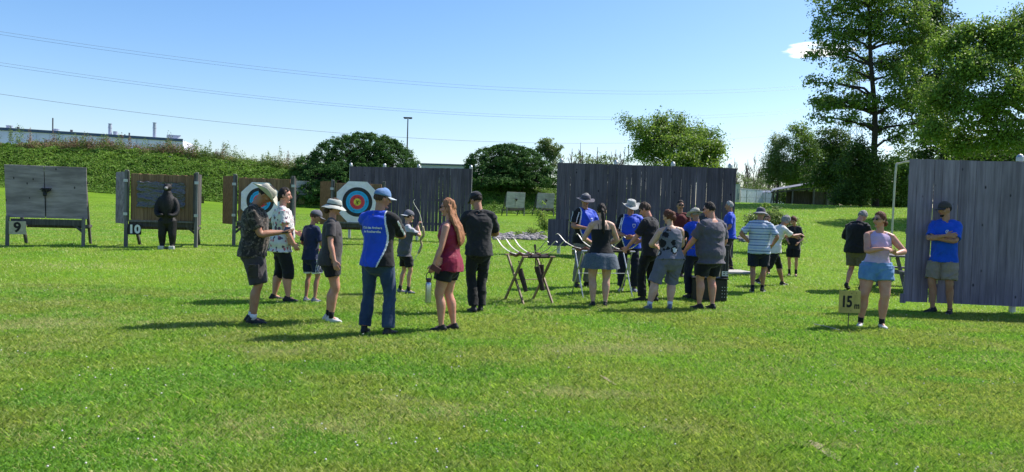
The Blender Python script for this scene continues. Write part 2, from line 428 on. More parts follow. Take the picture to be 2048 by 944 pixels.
# trodden bare strips where the shooting line cord runs
soil = plain('bare_soil', (.30, .25, .17), .95, .1, var=.35, sc=22, bump=.02)
def strip(p0, p1, w, name='bare_path'):
    a, b = gray(*p0), gray(*p1); d = (b-a).normalized(); s_ = Vector((-d.y, d.x, 0)); V = []; F = []; m = 26
    for i in range(m+1):
        p = a.lerp(b, i/m); q = w*(.35+.65*math.sin(math.pi*i/m))*(.6+.8*random.random())
        for k in (-1, 1):
            v = p+s_*q*k; V.append((v.x, v.y, g(v.x, v.y)+.012))
    for i in range(m): F.append((2*i, 2*i+1, 2*i+3, 2*i+2))
    mb = MB(); mb.add(V, F); mb.build(name, soil, kind='structure')
strip((1622, 884), (1680, 925), .045); strip((1200, 752), (1232, 772), .02)
cord = MB()
for (p0, p1) in (((1628, 652), (1678, 664)), ):
    a, b = gray(*p0), gray(*p1); cord.tube([(a.x, a.y, g(a.x, a.y)+.03), ((a.x+b.x)/2, (a.y+b.y)/2, a.z+.036), (b.x, b.y, g(b.x, b.y)+.03)], .007, n=6)
cord.build('marker_cord', plain('white_cord', (.42, .40, .30), .8), label='short pale cord lying on the grass left of the 15 m sign', cat='cord')

# ---- vines over the berm face, weeds along its crest (stuff)
def leaves_at(P, N, size, jitter=.6, asp=.62):
    """rhombic leaf faces at points P, facing about N"""
    n = len(P); size = np.broadcast_to(size, (n,))
    N = N+rng.normal(0, jitter, (n, 3)); N /= np.maximum(np.linalg.norm(N, axis=1, keepdims=True), 1e-6)
    t = rng.normal(0, 1, (n, 3)); t -= (t*N).sum(1, keepdims=True)*N; t /= np.linalg.norm(t, axis=1, keepdims=True)
    b = np.cross(N, t); s_ = (size*.5)[:, None]
    return np.stack([P-t*s_, P+b*s_*asp-t*s_*.15, P+t*s_, P-b*s_*asp-t*s_*.15], 1).reshape(-1, 3)
vine_m = leafmat('vine_leaf', (.075, .165, .018), (.160, .285, .032), (.22, .30, .07), trans=.3, nsc=.25, rough=.6, spec=.2)
n = 190000; X = -62+rng.random(n)*78; d = .6+rng.random(n)**1.1*11; Y = d+(80+.17*X+1.2*np.sin(X*.21))
bump = vnoise(X, Y, .9, 31)*.55+vnoise(X, Y, 2.6, 32)*.35; Z = shape_g(X, Y)+bump*.75*sstep(.3, 2.5, d)+rng.random(n)*.06
P = np.stack([X, Y, Z], -1); N = np.tile((0, -.42, .9), (n, 1)).astype(float)
bulk('berm_vines', leaves_at(P, N, .11+.12*rng.random(n), .55, .8), 4, vine_m, kind='stuff')
weed_m = [leafmat('weed_green', (.07, .13, .02), (.16, .22, .05), trans=.3, nsc=.2), leafmat('weed_rust', (.13, .085, .05), (.24, .16, .09), trans=.2, nsc=.2),
          leafmat('weed_straw', (.26, .22, .11), (.38, .31, .12), trans=.2, nsc=.2)]
V = []; M_ = []
def top_at(px): return None
for i in range(1100):
    x = -60+rng.random()*62; yb = 80+.17*x+1.2*math.sin(x*.21); dd = 8.2+rng.random()*3.2; y = yb+dd
    hgt = (.35+1.9*vnoise(np.array([x]), np.array([y]), .35, 41)[0]*(.6+.8*rng.random()))*(1.0 if x < -24 else .75); hgt *= .85
    k = int(60+70*rng.random()); r_ = .35+.45*rng.random(); z0 = g(x, y)
    q = rng.normal(0, 1, (k, 3)); q /= np.linalg.norm(q, axis=1, keepdims=True); q *= (rng.random((k, 1))**.4)
    P = np.stack([x+q[:, 0]*r_, y+q[:, 1]*r_, z0+.02+(q[:, 2]*.5+.5)**1.5*hgt], -1)
    V.append(leaves_at(P, np.tile((0, -.3, .6), (k, 1)).astype(float), .09+.14*rng.random(k), .8, .45))
    sel = vnoise(np.array([x]), np.array([y]), .22, 44)[0]+.35*(rng.random()-.5)
    M_.append(np.full(k, 1 if sel > .70 else (2 if sel < .25 else 0)))
for i in range(60):
    x = -58+rng.random()*44; yb = 80+.17*x+1.2*math.sin(x*.21); y = yb+8.0+rng.random()*2.5; hgt = 1.3+1.5*rng.random(); k = 130; z0 = g(x, y); r_ = .35+.4*rng.random()
    q = rng.normal(0, 1, (k, 3)); q /= np.linalg.norm(q, axis=1, keepdims=True); q *= (rng.random((k, 1))**.5); t = (q[:, 2]*.5+.5)
    P = np.stack([x+q[:, 0]*r_*(1.2-t), y+q[:, 1]*r_, z0+.1+t*hgt], -1); V.append(leaves_at(P, np.tile((0, -.3, .6), (k, 1)).astype(float), .10+.14*rng.random(k), .8, .4)); M_.append(np.full(k, 0 if rng.random() < .7 else 1))
bulk('berm_weeds', np.concatenate(V), 4, weed_m, midx=np.concatenate(M_), kind='stuff')

# ------------------------------------------------ trees and shrubs
bark = plain('bark', (.050, .042, .035), .95, .1, var=.45, sc=18, bump=.03)
greybark = plain('grey_bark', (.16, .145, .125), .95, .1, var=.35, sc=18, bump=.02)
def limb(mb, a, b, r0, r1, sag=.15, n=6, wob=.06):
    a, b = np.array(a, float), np.array(b, float); L = np.linalg.norm(b-a); m = 6; t = np.linspace(0, 1, m)[:, None]
    P = a+(b-a)*t; P[:, 2] += L*sag*np.sin(t[:, 0]*math.pi); P[1:-1] += rng.normal(0, L*wob*.4, (m-2, 3))
    mb.tube(P, np.linspace(r0, r1, m), n=n)
def tree(name, base, trunk, lobes, nclus, nleaf, lsize, leaf, bk, label, cat, group=None, cr=(.45, .8), flat=.7, shell=.5, rtrunk=.2, up=.35, limbs=True, droop=0., twigs=True, jit=.7):
    """trunk: points from the base up; lobes: (x,y,z,rx,ry,rz) relative to the base; clusters of leaves on branch ends through the lobes"""
    root = empty(name, base, 0, label, cat, group)
    tr = MB(); tp = catmull(trunk, 3); tr.tube(tp, np.linspace(rtrunk, rtrunk*.28, len(tp)), n=9)
    vol = np.array([l[3]*l[4]*l[5] for l in lobes])**.67; vol /= vol.sum(); LV = []
    for l, v in zip(lobes, vol):
        c0 = np.array(l[:3]); rr = np.array(l[3:6]); kc = max(2, int(nclus*v))
        zi = np.clip(c0[2]-rr[2]*.6, tp[0][2]+.3, None); j = int(np.argmin(abs(tp[:, 2]-zi))); st = tp[min(j, len(tp)-1)]
        if limbs: limb(tr, st, c0, rtrunk*.42, rtrunk*.12, .08)
        q = rng.normal(0, 1, (kc, 3)); q /= np.linalg.norm(q, axis=1, keepdims=True)
        q *= (shell+(1-shell)*rng.random((kc, 1))**.6)*np.where(rng.random((kc, 1)) < .22, .55, 1); q[:, 2] = np.where(q[:, 2] < -.6, q[:, 2]*.6, q[:, 2])
        for c1 in c0+q*rr:
            if twigs and limbs and rng.random() < .5: limb(tr, c0+(c1-c0)*.15, c1, rtrunk*.10, .012, .05, 4)
            k = max(6, int(nleaf*(.5+rng.random()))); r1 = cr[0]+(cr[1]-cr[0])*rng.random()
            w = rng.normal(0, .45, (k, 3))*r1; w[:, 2] *= flat
            if droop: w[:, 2] -= droop*np.abs(rng.normal(0, 1, k))*r1
            N = w/np.maximum(np.linalg.norm(w, axis=1, keepdims=True), 1e-6)+np.array((0, 0, up))
            LV.append(leaves_at(c1+w, N, lsize*(.6+.8*rng.random(k)), jit, .6))
    tr.build('trunk', bk, root, smooth=True)
    bulk('crown', np.concatenate(LV), 4, leaf, root)
    return root
def rel(px, py, depth, base): p = at(px, py, depth); return (p.x-base.x, p.y-base.y, p.z-base.z)
def lobe(px, py, depth, rx, rz, base, ry=None):
    """an ellipsoid of foliage centred at a picture point at this depth; radii in picture pixels"""
    k = depth/FPX; r = rel(px, py, depth, base); return (*r, rx*k, (ry if ry is not None else rx*k*.8), rz*k)
def gbase(px, depth, dz=0):
    p = at(px, 430, depth); return Vector((p.x, p.y, g(p.x, p.y)+dz))
lf_sumac = leafmat('sumac_leaf', (.030, .080, .022), (.075, .155, .034), trans=.25, nsc=.3, spec=.10, rough=.7)
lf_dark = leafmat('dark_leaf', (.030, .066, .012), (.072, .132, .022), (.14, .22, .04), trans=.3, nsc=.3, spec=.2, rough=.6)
lf_mid = leafmat('mid_leaf', (.066, .134, .018), (.172, .285, .038), (.24, .33, .07), trans=.4, nsc=.3)
lf_bright = leafmat('bright_leaf', (.090, .165, .018), (.170, .275, .030), trans=.45, nsc=.3)
lf_grey = leafmat('grey_leaf', (.085, .135, .035), (.175, .245, .065), trans=.35, nsc=.3)
# two broad dome-shaped sumac shrubs on the berm
b = gbase(715, 84)
tree('sumac_shrub', b, [(0, 0, 0), (.3, 0, 1.2), (.2, 0, 2.4)], [lobe(728, 340, 86, 112, 74, b), lobe(735, 322, 86, 84, 54, b), lobe(632, 350, 84, 50, 44, b), lobe(690, 365, 82, 90, 42, b), lobe(820, 348, 84, 26, 26, b), lobe(640, 388, 80, 56, 22, b)],
     2300, 46, .21, lf_sumac, bark, 'wide dark green dome-shaped shrub on the berm behind the left plank fence', 'shrub', 'dome-shaped shrubs on the berm', cr=(.30, .46), shell=.86, rtrunk=.22, up=.8)
b = gbase(1010, 88)
tree('sumac_shrub', b, [(0, 0, 0), (-.3, 0, 1.0), (.2, 0, 1.9)], [lobe(1012, 334, 88, 84, 44, b), lobe(1020, 324, 88, 60, 34, b), lobe(1000, 350, 86, 56, 24, b), lobe(1088, 350, 87, 26, 20, b), lobe(1078, 364, 86, 44, 14, b), lobe(990, 366, 85, 60, 14, b)],
     1400, 44, .20, lf_sumac, bark, 'smaller dome-shaped dark green shrub on the berm between two plank fences', 'shrub', 'dome-shaped shrubs on the berm', cr=(.28, .45), shell=.86, rtrunk=.18, up=.8)
b = gbase(1097, 102)
tree('young_tree', b, [(0, 0, 0), (.1, 0, 2.5), (0, 0, 5)], [lobe(1098, 300, 102, 26, 24, b), lobe(1082, 300, 102, 14, 12, b), lobe(1108, 318, 102, 18, 26, b), lobe(1095, 285, 102, 14, 9, b)], 90, 45, .26, lf_grey, greybark,
     'small pale green tree rising behind the right end of the smaller dome shrub', 'tree', cr=(.4, .8), rtrunk=.14)
# leaning bushy tree above the middle fence
b = gbase(1345, 62)
tree('leaning_tree', b, [(.8, 0, 0), (0, 0, 2.2), (-1.0, 0, 4.2), (-2.6, 0, 6.0)], [lobe(1262, 250, 62, 24, 22, b), lobe(1290, 262, 61, 34, 28, b), lobe(1330, 250, 62, 32, 22, b), lobe(1375, 268, 62, 42, 26, b), lobe(1345, 290, 60, 55, 32, b), lobe(1285, 300, 61, 22, 18, b), lobe(1322, 236, 62, 10, 12, b), lobe(1310, 285, 62, 50, 34, b), lobe(1350, 265, 62, 60, 36, b), lobe(1300, 315, 62, 50, 26, b), lobe(1410, 280, 63, 40, 30, b)], 560, 46, .16, lf_mid, bark,
     'broad leaning tree with airy grey-green foliage rising above the middle fence', 'tree', cr=(.35, .7), shell=.35, rtrunk=.22, flat=.9)
b = gbase(1400, 58)
tree('bushy_tree', b, [(0, 0, 0), (.1, 0, 1.8), (0, 0, 3.4)], [lobe(1405, 315, 58, 42, 30, b), lobe(1378, 325, 57, 40, 28, b), lobe(1425, 300, 58, 24, 20, b), lobe(1350, 335, 57, 40, 22, b), lobe(1400, 345, 57, 50, 26, b), lobe(1385, 292, 58, 26, 18, b)], 250, 50, .19, lf_bright, bark,
     'rounded bright yellow-green bushy tree at the right end of the middle fence', 'tree', cr=(.4, .75), shell=.5, rtrunk=.16)
# bare winter-dead saplings
twigm = plain('bare_twig', (.15, .12, .10), .9, .1, var=.25)
def bare_tree(px, depth, topy, label, spread=.35):
    b = gbase(px, depth); H = at(px, topy, depth).z-b.z; root = empty('bare_tree', b, 0, label, 'bare tree', 'leafless trees in the background')
    mb = MB(); lean = rng.normal(0, .06)
    top = np.array((lean*H, 0, H)); limb(mb, (0, 0, 0), top, .09, .02, 0, 5, .02)
    for i in range(22):
        t = .2+.7*rng.random(); a = rng.random()*6.28; L = H*spread*(1.05-t)*(.6+.6*rng.random())
        s_ = top*t; e = s_+np.array((math.cos(a)*L*.55, math.sin(a)*L*.55, L)); limb(mb, s_, e, .045, .016, 0, 4, .05)
        for j in range(3):
            u = .3+.6*rng.random(); s2 = s_+(e-s_)*u; a2 = rng.random()*6.28; l2 = L*.4; limb(mb, s2, s2+np.array((math.cos(a2)*l2*.5, math.sin(a2)*l2*.5, l2)), .024, .012, 0, 3, .05)
    mb.build('trunk', twigm, root)
for i in range(15): bare_tree(1134+i*7.5+rng.normal(0, 2), 72+rng.random()*10, 284+rng.random()*30, 'leafless grey sapling in the thicket over the left half of the middle fence')
for i in range(20): bare_tree(1455+i*5.0+rng.normal(0, 2), 118+rng.random()*10, 306+rng.random()*26, 'leafless grey sapling in the thicket right of the middle fence')
for px, dp, cyy, rx, rz, lb, mt in ((1190, 70, 328, 52, 22, 'low brownish green thicket showing over the middle fence at its left', lf_grey), (1505, 116, 362, 42, 16, 'low green thicket behind the white containers', lf_grey)):
    b = gbase(px, dp); tree('thicket', b, [(0, 0, 0), (0, 0, .8), (0, 0, 1.4)], [lobe(px-rx*.5, cyy, dp, rx*.6, rz, b), lobe(px+rx*.4, cyy+4, dp, rx*.6, rz, b), lobe(px, cyy+18, dp, rx, rz, b)], 110, 32, .17, mt, bark, lb, 'bush', cr=(.35, .7), rtrunk=.08)
# tall poplar
D = 44; b = gbase(1748, D)
def R1(px, py, d=D): return rel(px, py, d, b)
tree('poplar_tree', b, [R1(1752, 425), R1(1748, 330), R1(1750, 230), R1(1742, 130), R1(1738, 40), R1(1735, -50)],
     [lobe(1655, 30, D, 34, 24, b), lobe(1690, 8, D, 40, 30, b), lobe(1640, 112, D, 30, 20, b), lobe(1680, 100, D, 36, 26, b), lobe(1628, 165, D, 22, 18, b), lobe(1650, 205, D, 34, 24, b), lobe(1630, 205, D, 22, 18, b), lobe(1668, 170, D-1, 24, 16, b),
      lobe(1740, 60, D, 60, 42, b), lobe(1800, 60, D, 58, 44, b), lobe(1770, 130, D+1, 60, 36, b), lobe(1830, 120, D, 42, 42, b), lobe(1720, 200, D, 40, 26, b), lobe(1790, 205, D, 50, 36, b), lobe(1690, 240, D, 34, 20, b), lobe(1735, -20, D, 80, 50, b), lobe(1738, -75, D, 55, 40, b), lobe(1640, -10, D, 30, 22, b),
      lobe(1800, 270, D, 36, 30, b), lobe(1830, 20, D, 48, 50, b), lobe(1700, 60, D+1, 34, 22, b), lobe(1645, 235, D, 28, 18, b), lobe(1780, 330, D, 26, 22, b), lobe(1670, 70, D, 50, 40, b), lobe(1700, 140, D+1, 44, 36, b), lobe(1640, 60, D, 26, 24, b), lobe(1690, 205, D+1, 50, 30, b), lobe(1760, 250, D+1, 44, 30, b), lobe(1850, 80, D, 44, 60, b), lobe(1835, 190, D, 44, 46, b), lobe(1800, 150, D-1, 50, 40, b), lobe(1770, 20, D, 60, 50, b), lobe(1860, 250, D, 30, 40, b)],
     960, 46, .15, lf_mid, bark, 'tall dark-trunked tree with open branches, tallest at the right of the field', 'tree', cr=(.28, .6), shell=.25, rtrunk=.21, flat=.8, up=.3)
# second trunk group to the right: willow with arching limbs
D = 36; b = gbase(2075, D)
tree('willow_tree', b, [rel(2110, 430, D, b), rel(2090, 300, D, b), rel(2060, 200, D, b), rel(2020, 120, D, b)],
     [lobe(1905, 90, D, 46, 34, b), lobe(1950, 130, D-1, 60, 40, b), lobe(2010, 90, D, 70, 44, b), lobe(1890, 190, D, 50, 40, b), lobe(1960, 220, D-1, 60, 44, b), lobe(2040, 180, D-2, 60, 44, b), lobe(1870, 255, D, 34, 34, b), lobe(1930, 280, D, 46, 36, b), lobe(2010, 270, D-1, 56, 40, b), lobe(2100, 140, D, 80, 60, b), lobe(2110, 250, D, 60, 50, b), lobe(1980, 60, D, 50, 24, b), lobe(2060, 40, D, 50, 26, b), lobe(1935, 60, D, 30, 22, b)],
     950, 66, .125, lf_mid, bark, 'wide willow-like tree with long arching branches over the right fence', 'tree', cr=(.35, .75), shell=.3, rtrunk=.34, flat=.8, droop=.35)
D = 47; b = gbase(1880, D)
tree('leafy_tree', b, [(0, 0, 0), (0, 0, 4), (.3, 0, 9)], [lobe(1880, 60, D, 40, 60, b), lobe(1850, 90, D, 40, 50, b), lobe(1862, 20, D, 36, 40, b), lobe(1845, 200, D, 44, 40, b), lobe(1850, 160, D, 44, 50, b), lobe(1900, 160, D, 44, 50, b), lobe(1870, 250, D, 50, 50, b), lobe(1920, 320, D, 60, 46, b), lobe(1990, 330, D, 60, 46, b), lobe(1850, 330, D, 40, 44, b), lobe(2040, 320, D, 60, 50, b)], 620, 54, .17, lf_dark, bark,
     'dense green tree directly behind the left part of the right plank fence', 'tree', cr=(.4, .8), shell=.45, rtrunk=.22)
# understorey trees and bushes at the wood's edge, each its own
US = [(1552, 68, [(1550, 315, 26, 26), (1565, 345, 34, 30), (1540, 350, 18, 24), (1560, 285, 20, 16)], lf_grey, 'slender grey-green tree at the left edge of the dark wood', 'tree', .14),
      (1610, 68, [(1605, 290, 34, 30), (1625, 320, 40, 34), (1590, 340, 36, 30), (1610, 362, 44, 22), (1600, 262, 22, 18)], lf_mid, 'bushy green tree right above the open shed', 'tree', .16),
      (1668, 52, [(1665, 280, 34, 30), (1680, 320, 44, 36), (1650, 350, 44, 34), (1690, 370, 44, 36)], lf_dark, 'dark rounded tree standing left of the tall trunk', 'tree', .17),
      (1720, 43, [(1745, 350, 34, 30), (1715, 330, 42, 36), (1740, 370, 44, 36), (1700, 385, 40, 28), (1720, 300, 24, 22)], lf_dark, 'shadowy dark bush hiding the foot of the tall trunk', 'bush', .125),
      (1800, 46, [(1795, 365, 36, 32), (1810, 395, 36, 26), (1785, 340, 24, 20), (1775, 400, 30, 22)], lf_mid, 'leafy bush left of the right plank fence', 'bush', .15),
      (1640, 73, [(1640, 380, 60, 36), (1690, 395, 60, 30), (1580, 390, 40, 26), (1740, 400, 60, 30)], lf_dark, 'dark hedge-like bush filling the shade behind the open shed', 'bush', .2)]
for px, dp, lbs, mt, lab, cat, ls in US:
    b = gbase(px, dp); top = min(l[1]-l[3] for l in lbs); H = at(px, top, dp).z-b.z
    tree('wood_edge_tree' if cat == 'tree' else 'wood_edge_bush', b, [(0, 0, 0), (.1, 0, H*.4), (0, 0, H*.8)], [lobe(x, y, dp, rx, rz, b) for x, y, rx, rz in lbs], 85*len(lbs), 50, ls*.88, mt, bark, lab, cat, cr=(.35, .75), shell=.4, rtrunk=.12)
# plain wood behind everything on the right so no sky shows low down
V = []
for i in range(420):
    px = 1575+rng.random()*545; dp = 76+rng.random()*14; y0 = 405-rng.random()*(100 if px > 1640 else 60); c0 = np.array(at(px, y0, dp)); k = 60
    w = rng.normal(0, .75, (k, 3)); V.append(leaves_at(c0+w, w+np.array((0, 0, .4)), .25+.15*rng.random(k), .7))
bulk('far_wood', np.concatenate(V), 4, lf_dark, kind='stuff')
# small plants on the field
def small_bush(px, py, lbs, n, k, ls, mt, label, name='bush', cat='bush', cr=(.12, .25), rt=.02, depth=None):
    p = gray(px, py); dp = p.y; b = Vector((p.x, p.y, g(p.x, p.y)))
    tree(name, b, [(0, 0, 0), (.02, 0, .3), (0, 0, .6)], [lobe(x, y, dp, rx, rz, b) for x, y, rx, rz in lbs], n, k, ls, mt, bark, label, cat, cr=cr, shell=.3, rtrunk=rt)
lf_sap = leafmat('sapling_leaf', (.12, .20, .03), (.26, .35, .07), trans=.45, nsc=1)
small_bush(1088, 466, [(1085, 440, 12, 22), (1078, 425, 8, 10), (1095, 452, 14, 14), (1086, 408, 4, 5)], 80, 20, .09, lf_sap, 'young leafy sapling by the left end of the middle fence', 'sapling', 'sapling', (.12, .26), .02)
small_bush(1066, 472, [(1062, 462, 16, 6), (1040, 468, 12, 4), (1085, 470, 12, 5)], 40, 22, .08, lf_sap, 'low sprawling plant on the stone patch beside the sapling', 'low_plant', 'plant', (.1, .2), .01)
small_bush(1560, 505, [(1545, 440, 32, 24), (1515, 450, 22, 24), (1580, 455, 20, 24), (1560, 475, 36, 22), (1505, 430, 8, 12), (1590, 480, 14, 20)], 230, 32, .075, leafmat('hedge_leaf', (.10, .16, .035), (.24, .30, .10), trans=.35, nsc=1), 'rounded variegated bush behind the man in the striped shirt', 'bush', 'bush', (.14, .3), .04)
small_bush(1535, 480, [(1530, 412, 5, 10), (1520, 425, 8, 8)], 14, 16, .09, lf_sap, 'thin yellow-green sapling poking up behind the bucket hat', 'sapling', 'sapling', (.12, .22), .018)
# stone patch
st = plain('field_stone', (.24, .22, .22), .9, .2, var=.5, sc=5, bump=.01); mb = MB()
for i in range(260):
    px = 985+rng.random()*105; py = 466+rng.random()*14; p = gray(px, py); s_ = .05+.12*rng.random()
    mb.ell((p.x, p.y, g(p.x, p.y)+.02), (s_, s_*(.6+.5*rng.random()), s_*.5), 7, 4, Matrix.Rotation(rng.random()*3, 3, 'Z'))
for i in range(50):
    px = 1476+rng.random()*26; py = 474+rng.random()*10; p = gray(px, py); s_ = .04+.09*rng.random()
    mb.ell((p.x, p.y, g(p.x, p.y)+.02), (s_, s_*.8, s_*.5), 7, 4)
mb.build('stones', st, kind='stuff')

# ------------------------------------------------ plank fences
fence_w = woodmat('weathered_fence', (.076, .062, .082), (.142, .116, .150), (1, 1, .05), 20, .42)
fence_r = woodmat('pale_weathered_fence', (.150, .122, .158), (.275, .225, .285), (1, 1, .05), 20, .32)
post_w = woodmat('weathered_post', (.13, .125, .125), (.24, .23, .22), (1, 1, .08), 16, .2, False)
metal = plain('galvanised_steel', (.45, .46, .48), .45, .5, .7)
def fence(pl, pr, dl, dr, H, label, gap_p=.88, posts=(), nlow=None, ext=0., step=None, fm=None, gk=1.):
    """pl, pr: picture points of the panel's lower left and right corners, at depths dl, dr"""
    a, b_ = at(*pl, dl), at(*pr, dr); d = Vector((b_.x-a.x, b_.y-a.y, 0)); L = d.length+ext; ang = math.atan2(d.y, d.x)
    root = empty('plank_fence', (a.x, a.y, 0), ang, label, 'fence', 'tall plank safety fences'); z0 = a.z; z1 = b_.z if not ext else a.z+(b_.z-a.z)*L/d.length
    mb = MB(); x = 0.; i = 0
    while x < L-.03:
        w = .135+.012*random.random(); w = min(w, L-x); gp = (.003+.008*random.random()**2)*gk if random.random() < gap_p else .0015
        zb = z0+(z1-z0)*(x/L)+(.006*random.random()); tz = H+.008*random.random(); tw = random.gauss(0, .006)
        # a board with a slight warp: gap opens along part of its height
        y = random.uniform(-.004, .004); th = .022; lo = zb; hi = zb+tz; mid = (lo+hi)/2+random.uniform(-.6, .6); bw = gp*.8
        V = []
        for z, sh in ((lo, random.uniform(.2, 1)*bw), (mid, random.uniform(-.2, .5)*bw), (hi, -gp*.9)):
            V += [(x+sh*.5+.0008, y-th/2, z), (x+w-gp-sh*.5, y-th/2, z), (x+w-gp-sh*.5, y+th/2, z), (x+sh*.5+.0008, y+th/2, z)]
        F = [(3, 2, 1, 0), (8, 9, 10, 11)]
        for q in (0, 4):
            for j in range(4): F.append((q+j, q+(j+1) % 4, q+4+(j+1) % 4, q+4+j))
        mb.add(V, F); x += w; i += 1
    mb.build('plank_panel', fm or fence_w, root)
    for f in (.12, .5, .88):
        r = MB(); r.box((L/2, .045, (z0+z1)/2+H*f), (L-.02, .045, .09)); r.build('rail', post_w, root)
    for px in posts:
        xx = L*px; gz = min(g((Matrix.Rotation(ang, 3, 'Z') @ Vector((xx, .12, 0))).x+a.x, (Matrix.Rotation(ang, 3, 'Z') @ Vector((xx, .12, 0))).y+a.y), z0)
        r = MB(); r.tube([(xx, .13, gz-.3), (xx, .13, z0+(z1-z0)*px+H+.03)], .055, n=12); r.tube([(xx, .13, z0+H+(z1-z0)*px+.03), (xx, .13, z0+H+(z1-z0)*px+.10)], .062, n=12); r.build('post', metal, root)
    if step:
        r = MB(); xs_, xe, hh = step; r.box(((xs_+xe)/2, -.03, z0+hh/2-.02), (xe-xs_, .06, hh)); r.build('skirt_board', fm or fence_w, root)
    return root
fence((697, 458), (941, 465), 28.5, 28.0, 2.40, 'far plank fence behind the big round target face', posts=(.0, .28, .56, .985), gk=1.9)
fence((1110, 490), (1466, 516), 22.2, 20.4, 2.46, 'long middle plank fence behind the group at the bow racks', posts=(.015, .34, .66, .965), step=(-.22, .35, .8))
fence((1806, 603), (2048, 614), 13.1, 12.9, 2.52, 'nearest plank fence at the right edge, man in blue T-shirt leaning on it', .45, posts=(.45,), ext=2.2, step=(-.06, 0.02, .16), fm=fence_r, gk=1.3)

# ------------------------------------------------ archery butts
ply = woodmat('weathered_plywood', (.185, .152, .175), (.37, .305, .345), (.16, 1, 1), 7, .14, True, bump=.002)
ply_pale = woodmat('pale_plywood', (.34, .32, .33), (.54, .51, .52), (.2, 1, 1), 7, .14, True)
dark_w = woodmat('dark_timber', (.050, .046, .045), (.115, .105, .10), (1, 1, .1), 18, .3, False)
grey_w = woodmat('grey_timber', (.11, .105, .105), (.21, .20, .195), (1, 1, .08), 18, .3, False)
tan_w = woodmat('packed_straw_board', (.17, .098, .055), (.31, .195, .115), (1, 1, .03), 30, .35, False, bump=.006)
osb = woodmat('brown_chipboard', (.16, .075, .035), (.28, .15, .075), (1, 1, .7), 16, .1, False)
sign_cream = plain('sign_cream', (.42, .37, .27), .6, .3, 0, .12, 12); sign_black = plain('sign_black', (.012, .012, .013), .5)
ink = plain('black_ink', (.014, .013, .013), .6, var=.05); white_p = plain('white_paint', (.75, .75, .73), .55, var=.05); yellow_p = plain('sign_yellow', (.48, .36, .10), .6, .3, 0, .18, 10)
def face_mat():
    k = NT('target_paper'); n_ = k.noise(9, 4)
    k.bump(k.math('ADD', n_, k.math('MULTIPLY', k.noise(3, 2), 2)), .012)
    return k
def paper(name, c):
    k = NT(name); n_ = k.noise(6, 5, .6); k.bump(n_, .03); return k.fin(k.mix(k.ramp(n_, .3, .75), c, tuple(v*.82 for v in c)), .55, .3)
PAP = dict(white=paper('face_white', (.86, .80, .87)), black=paper('face_black', (.030, .030, .038)), blue=paper('face_blue', (.03, .40, .80)), red=paper('face_red', (.80, .06, .08)), gold=paper('face_gold', (.86, .70, .07)))
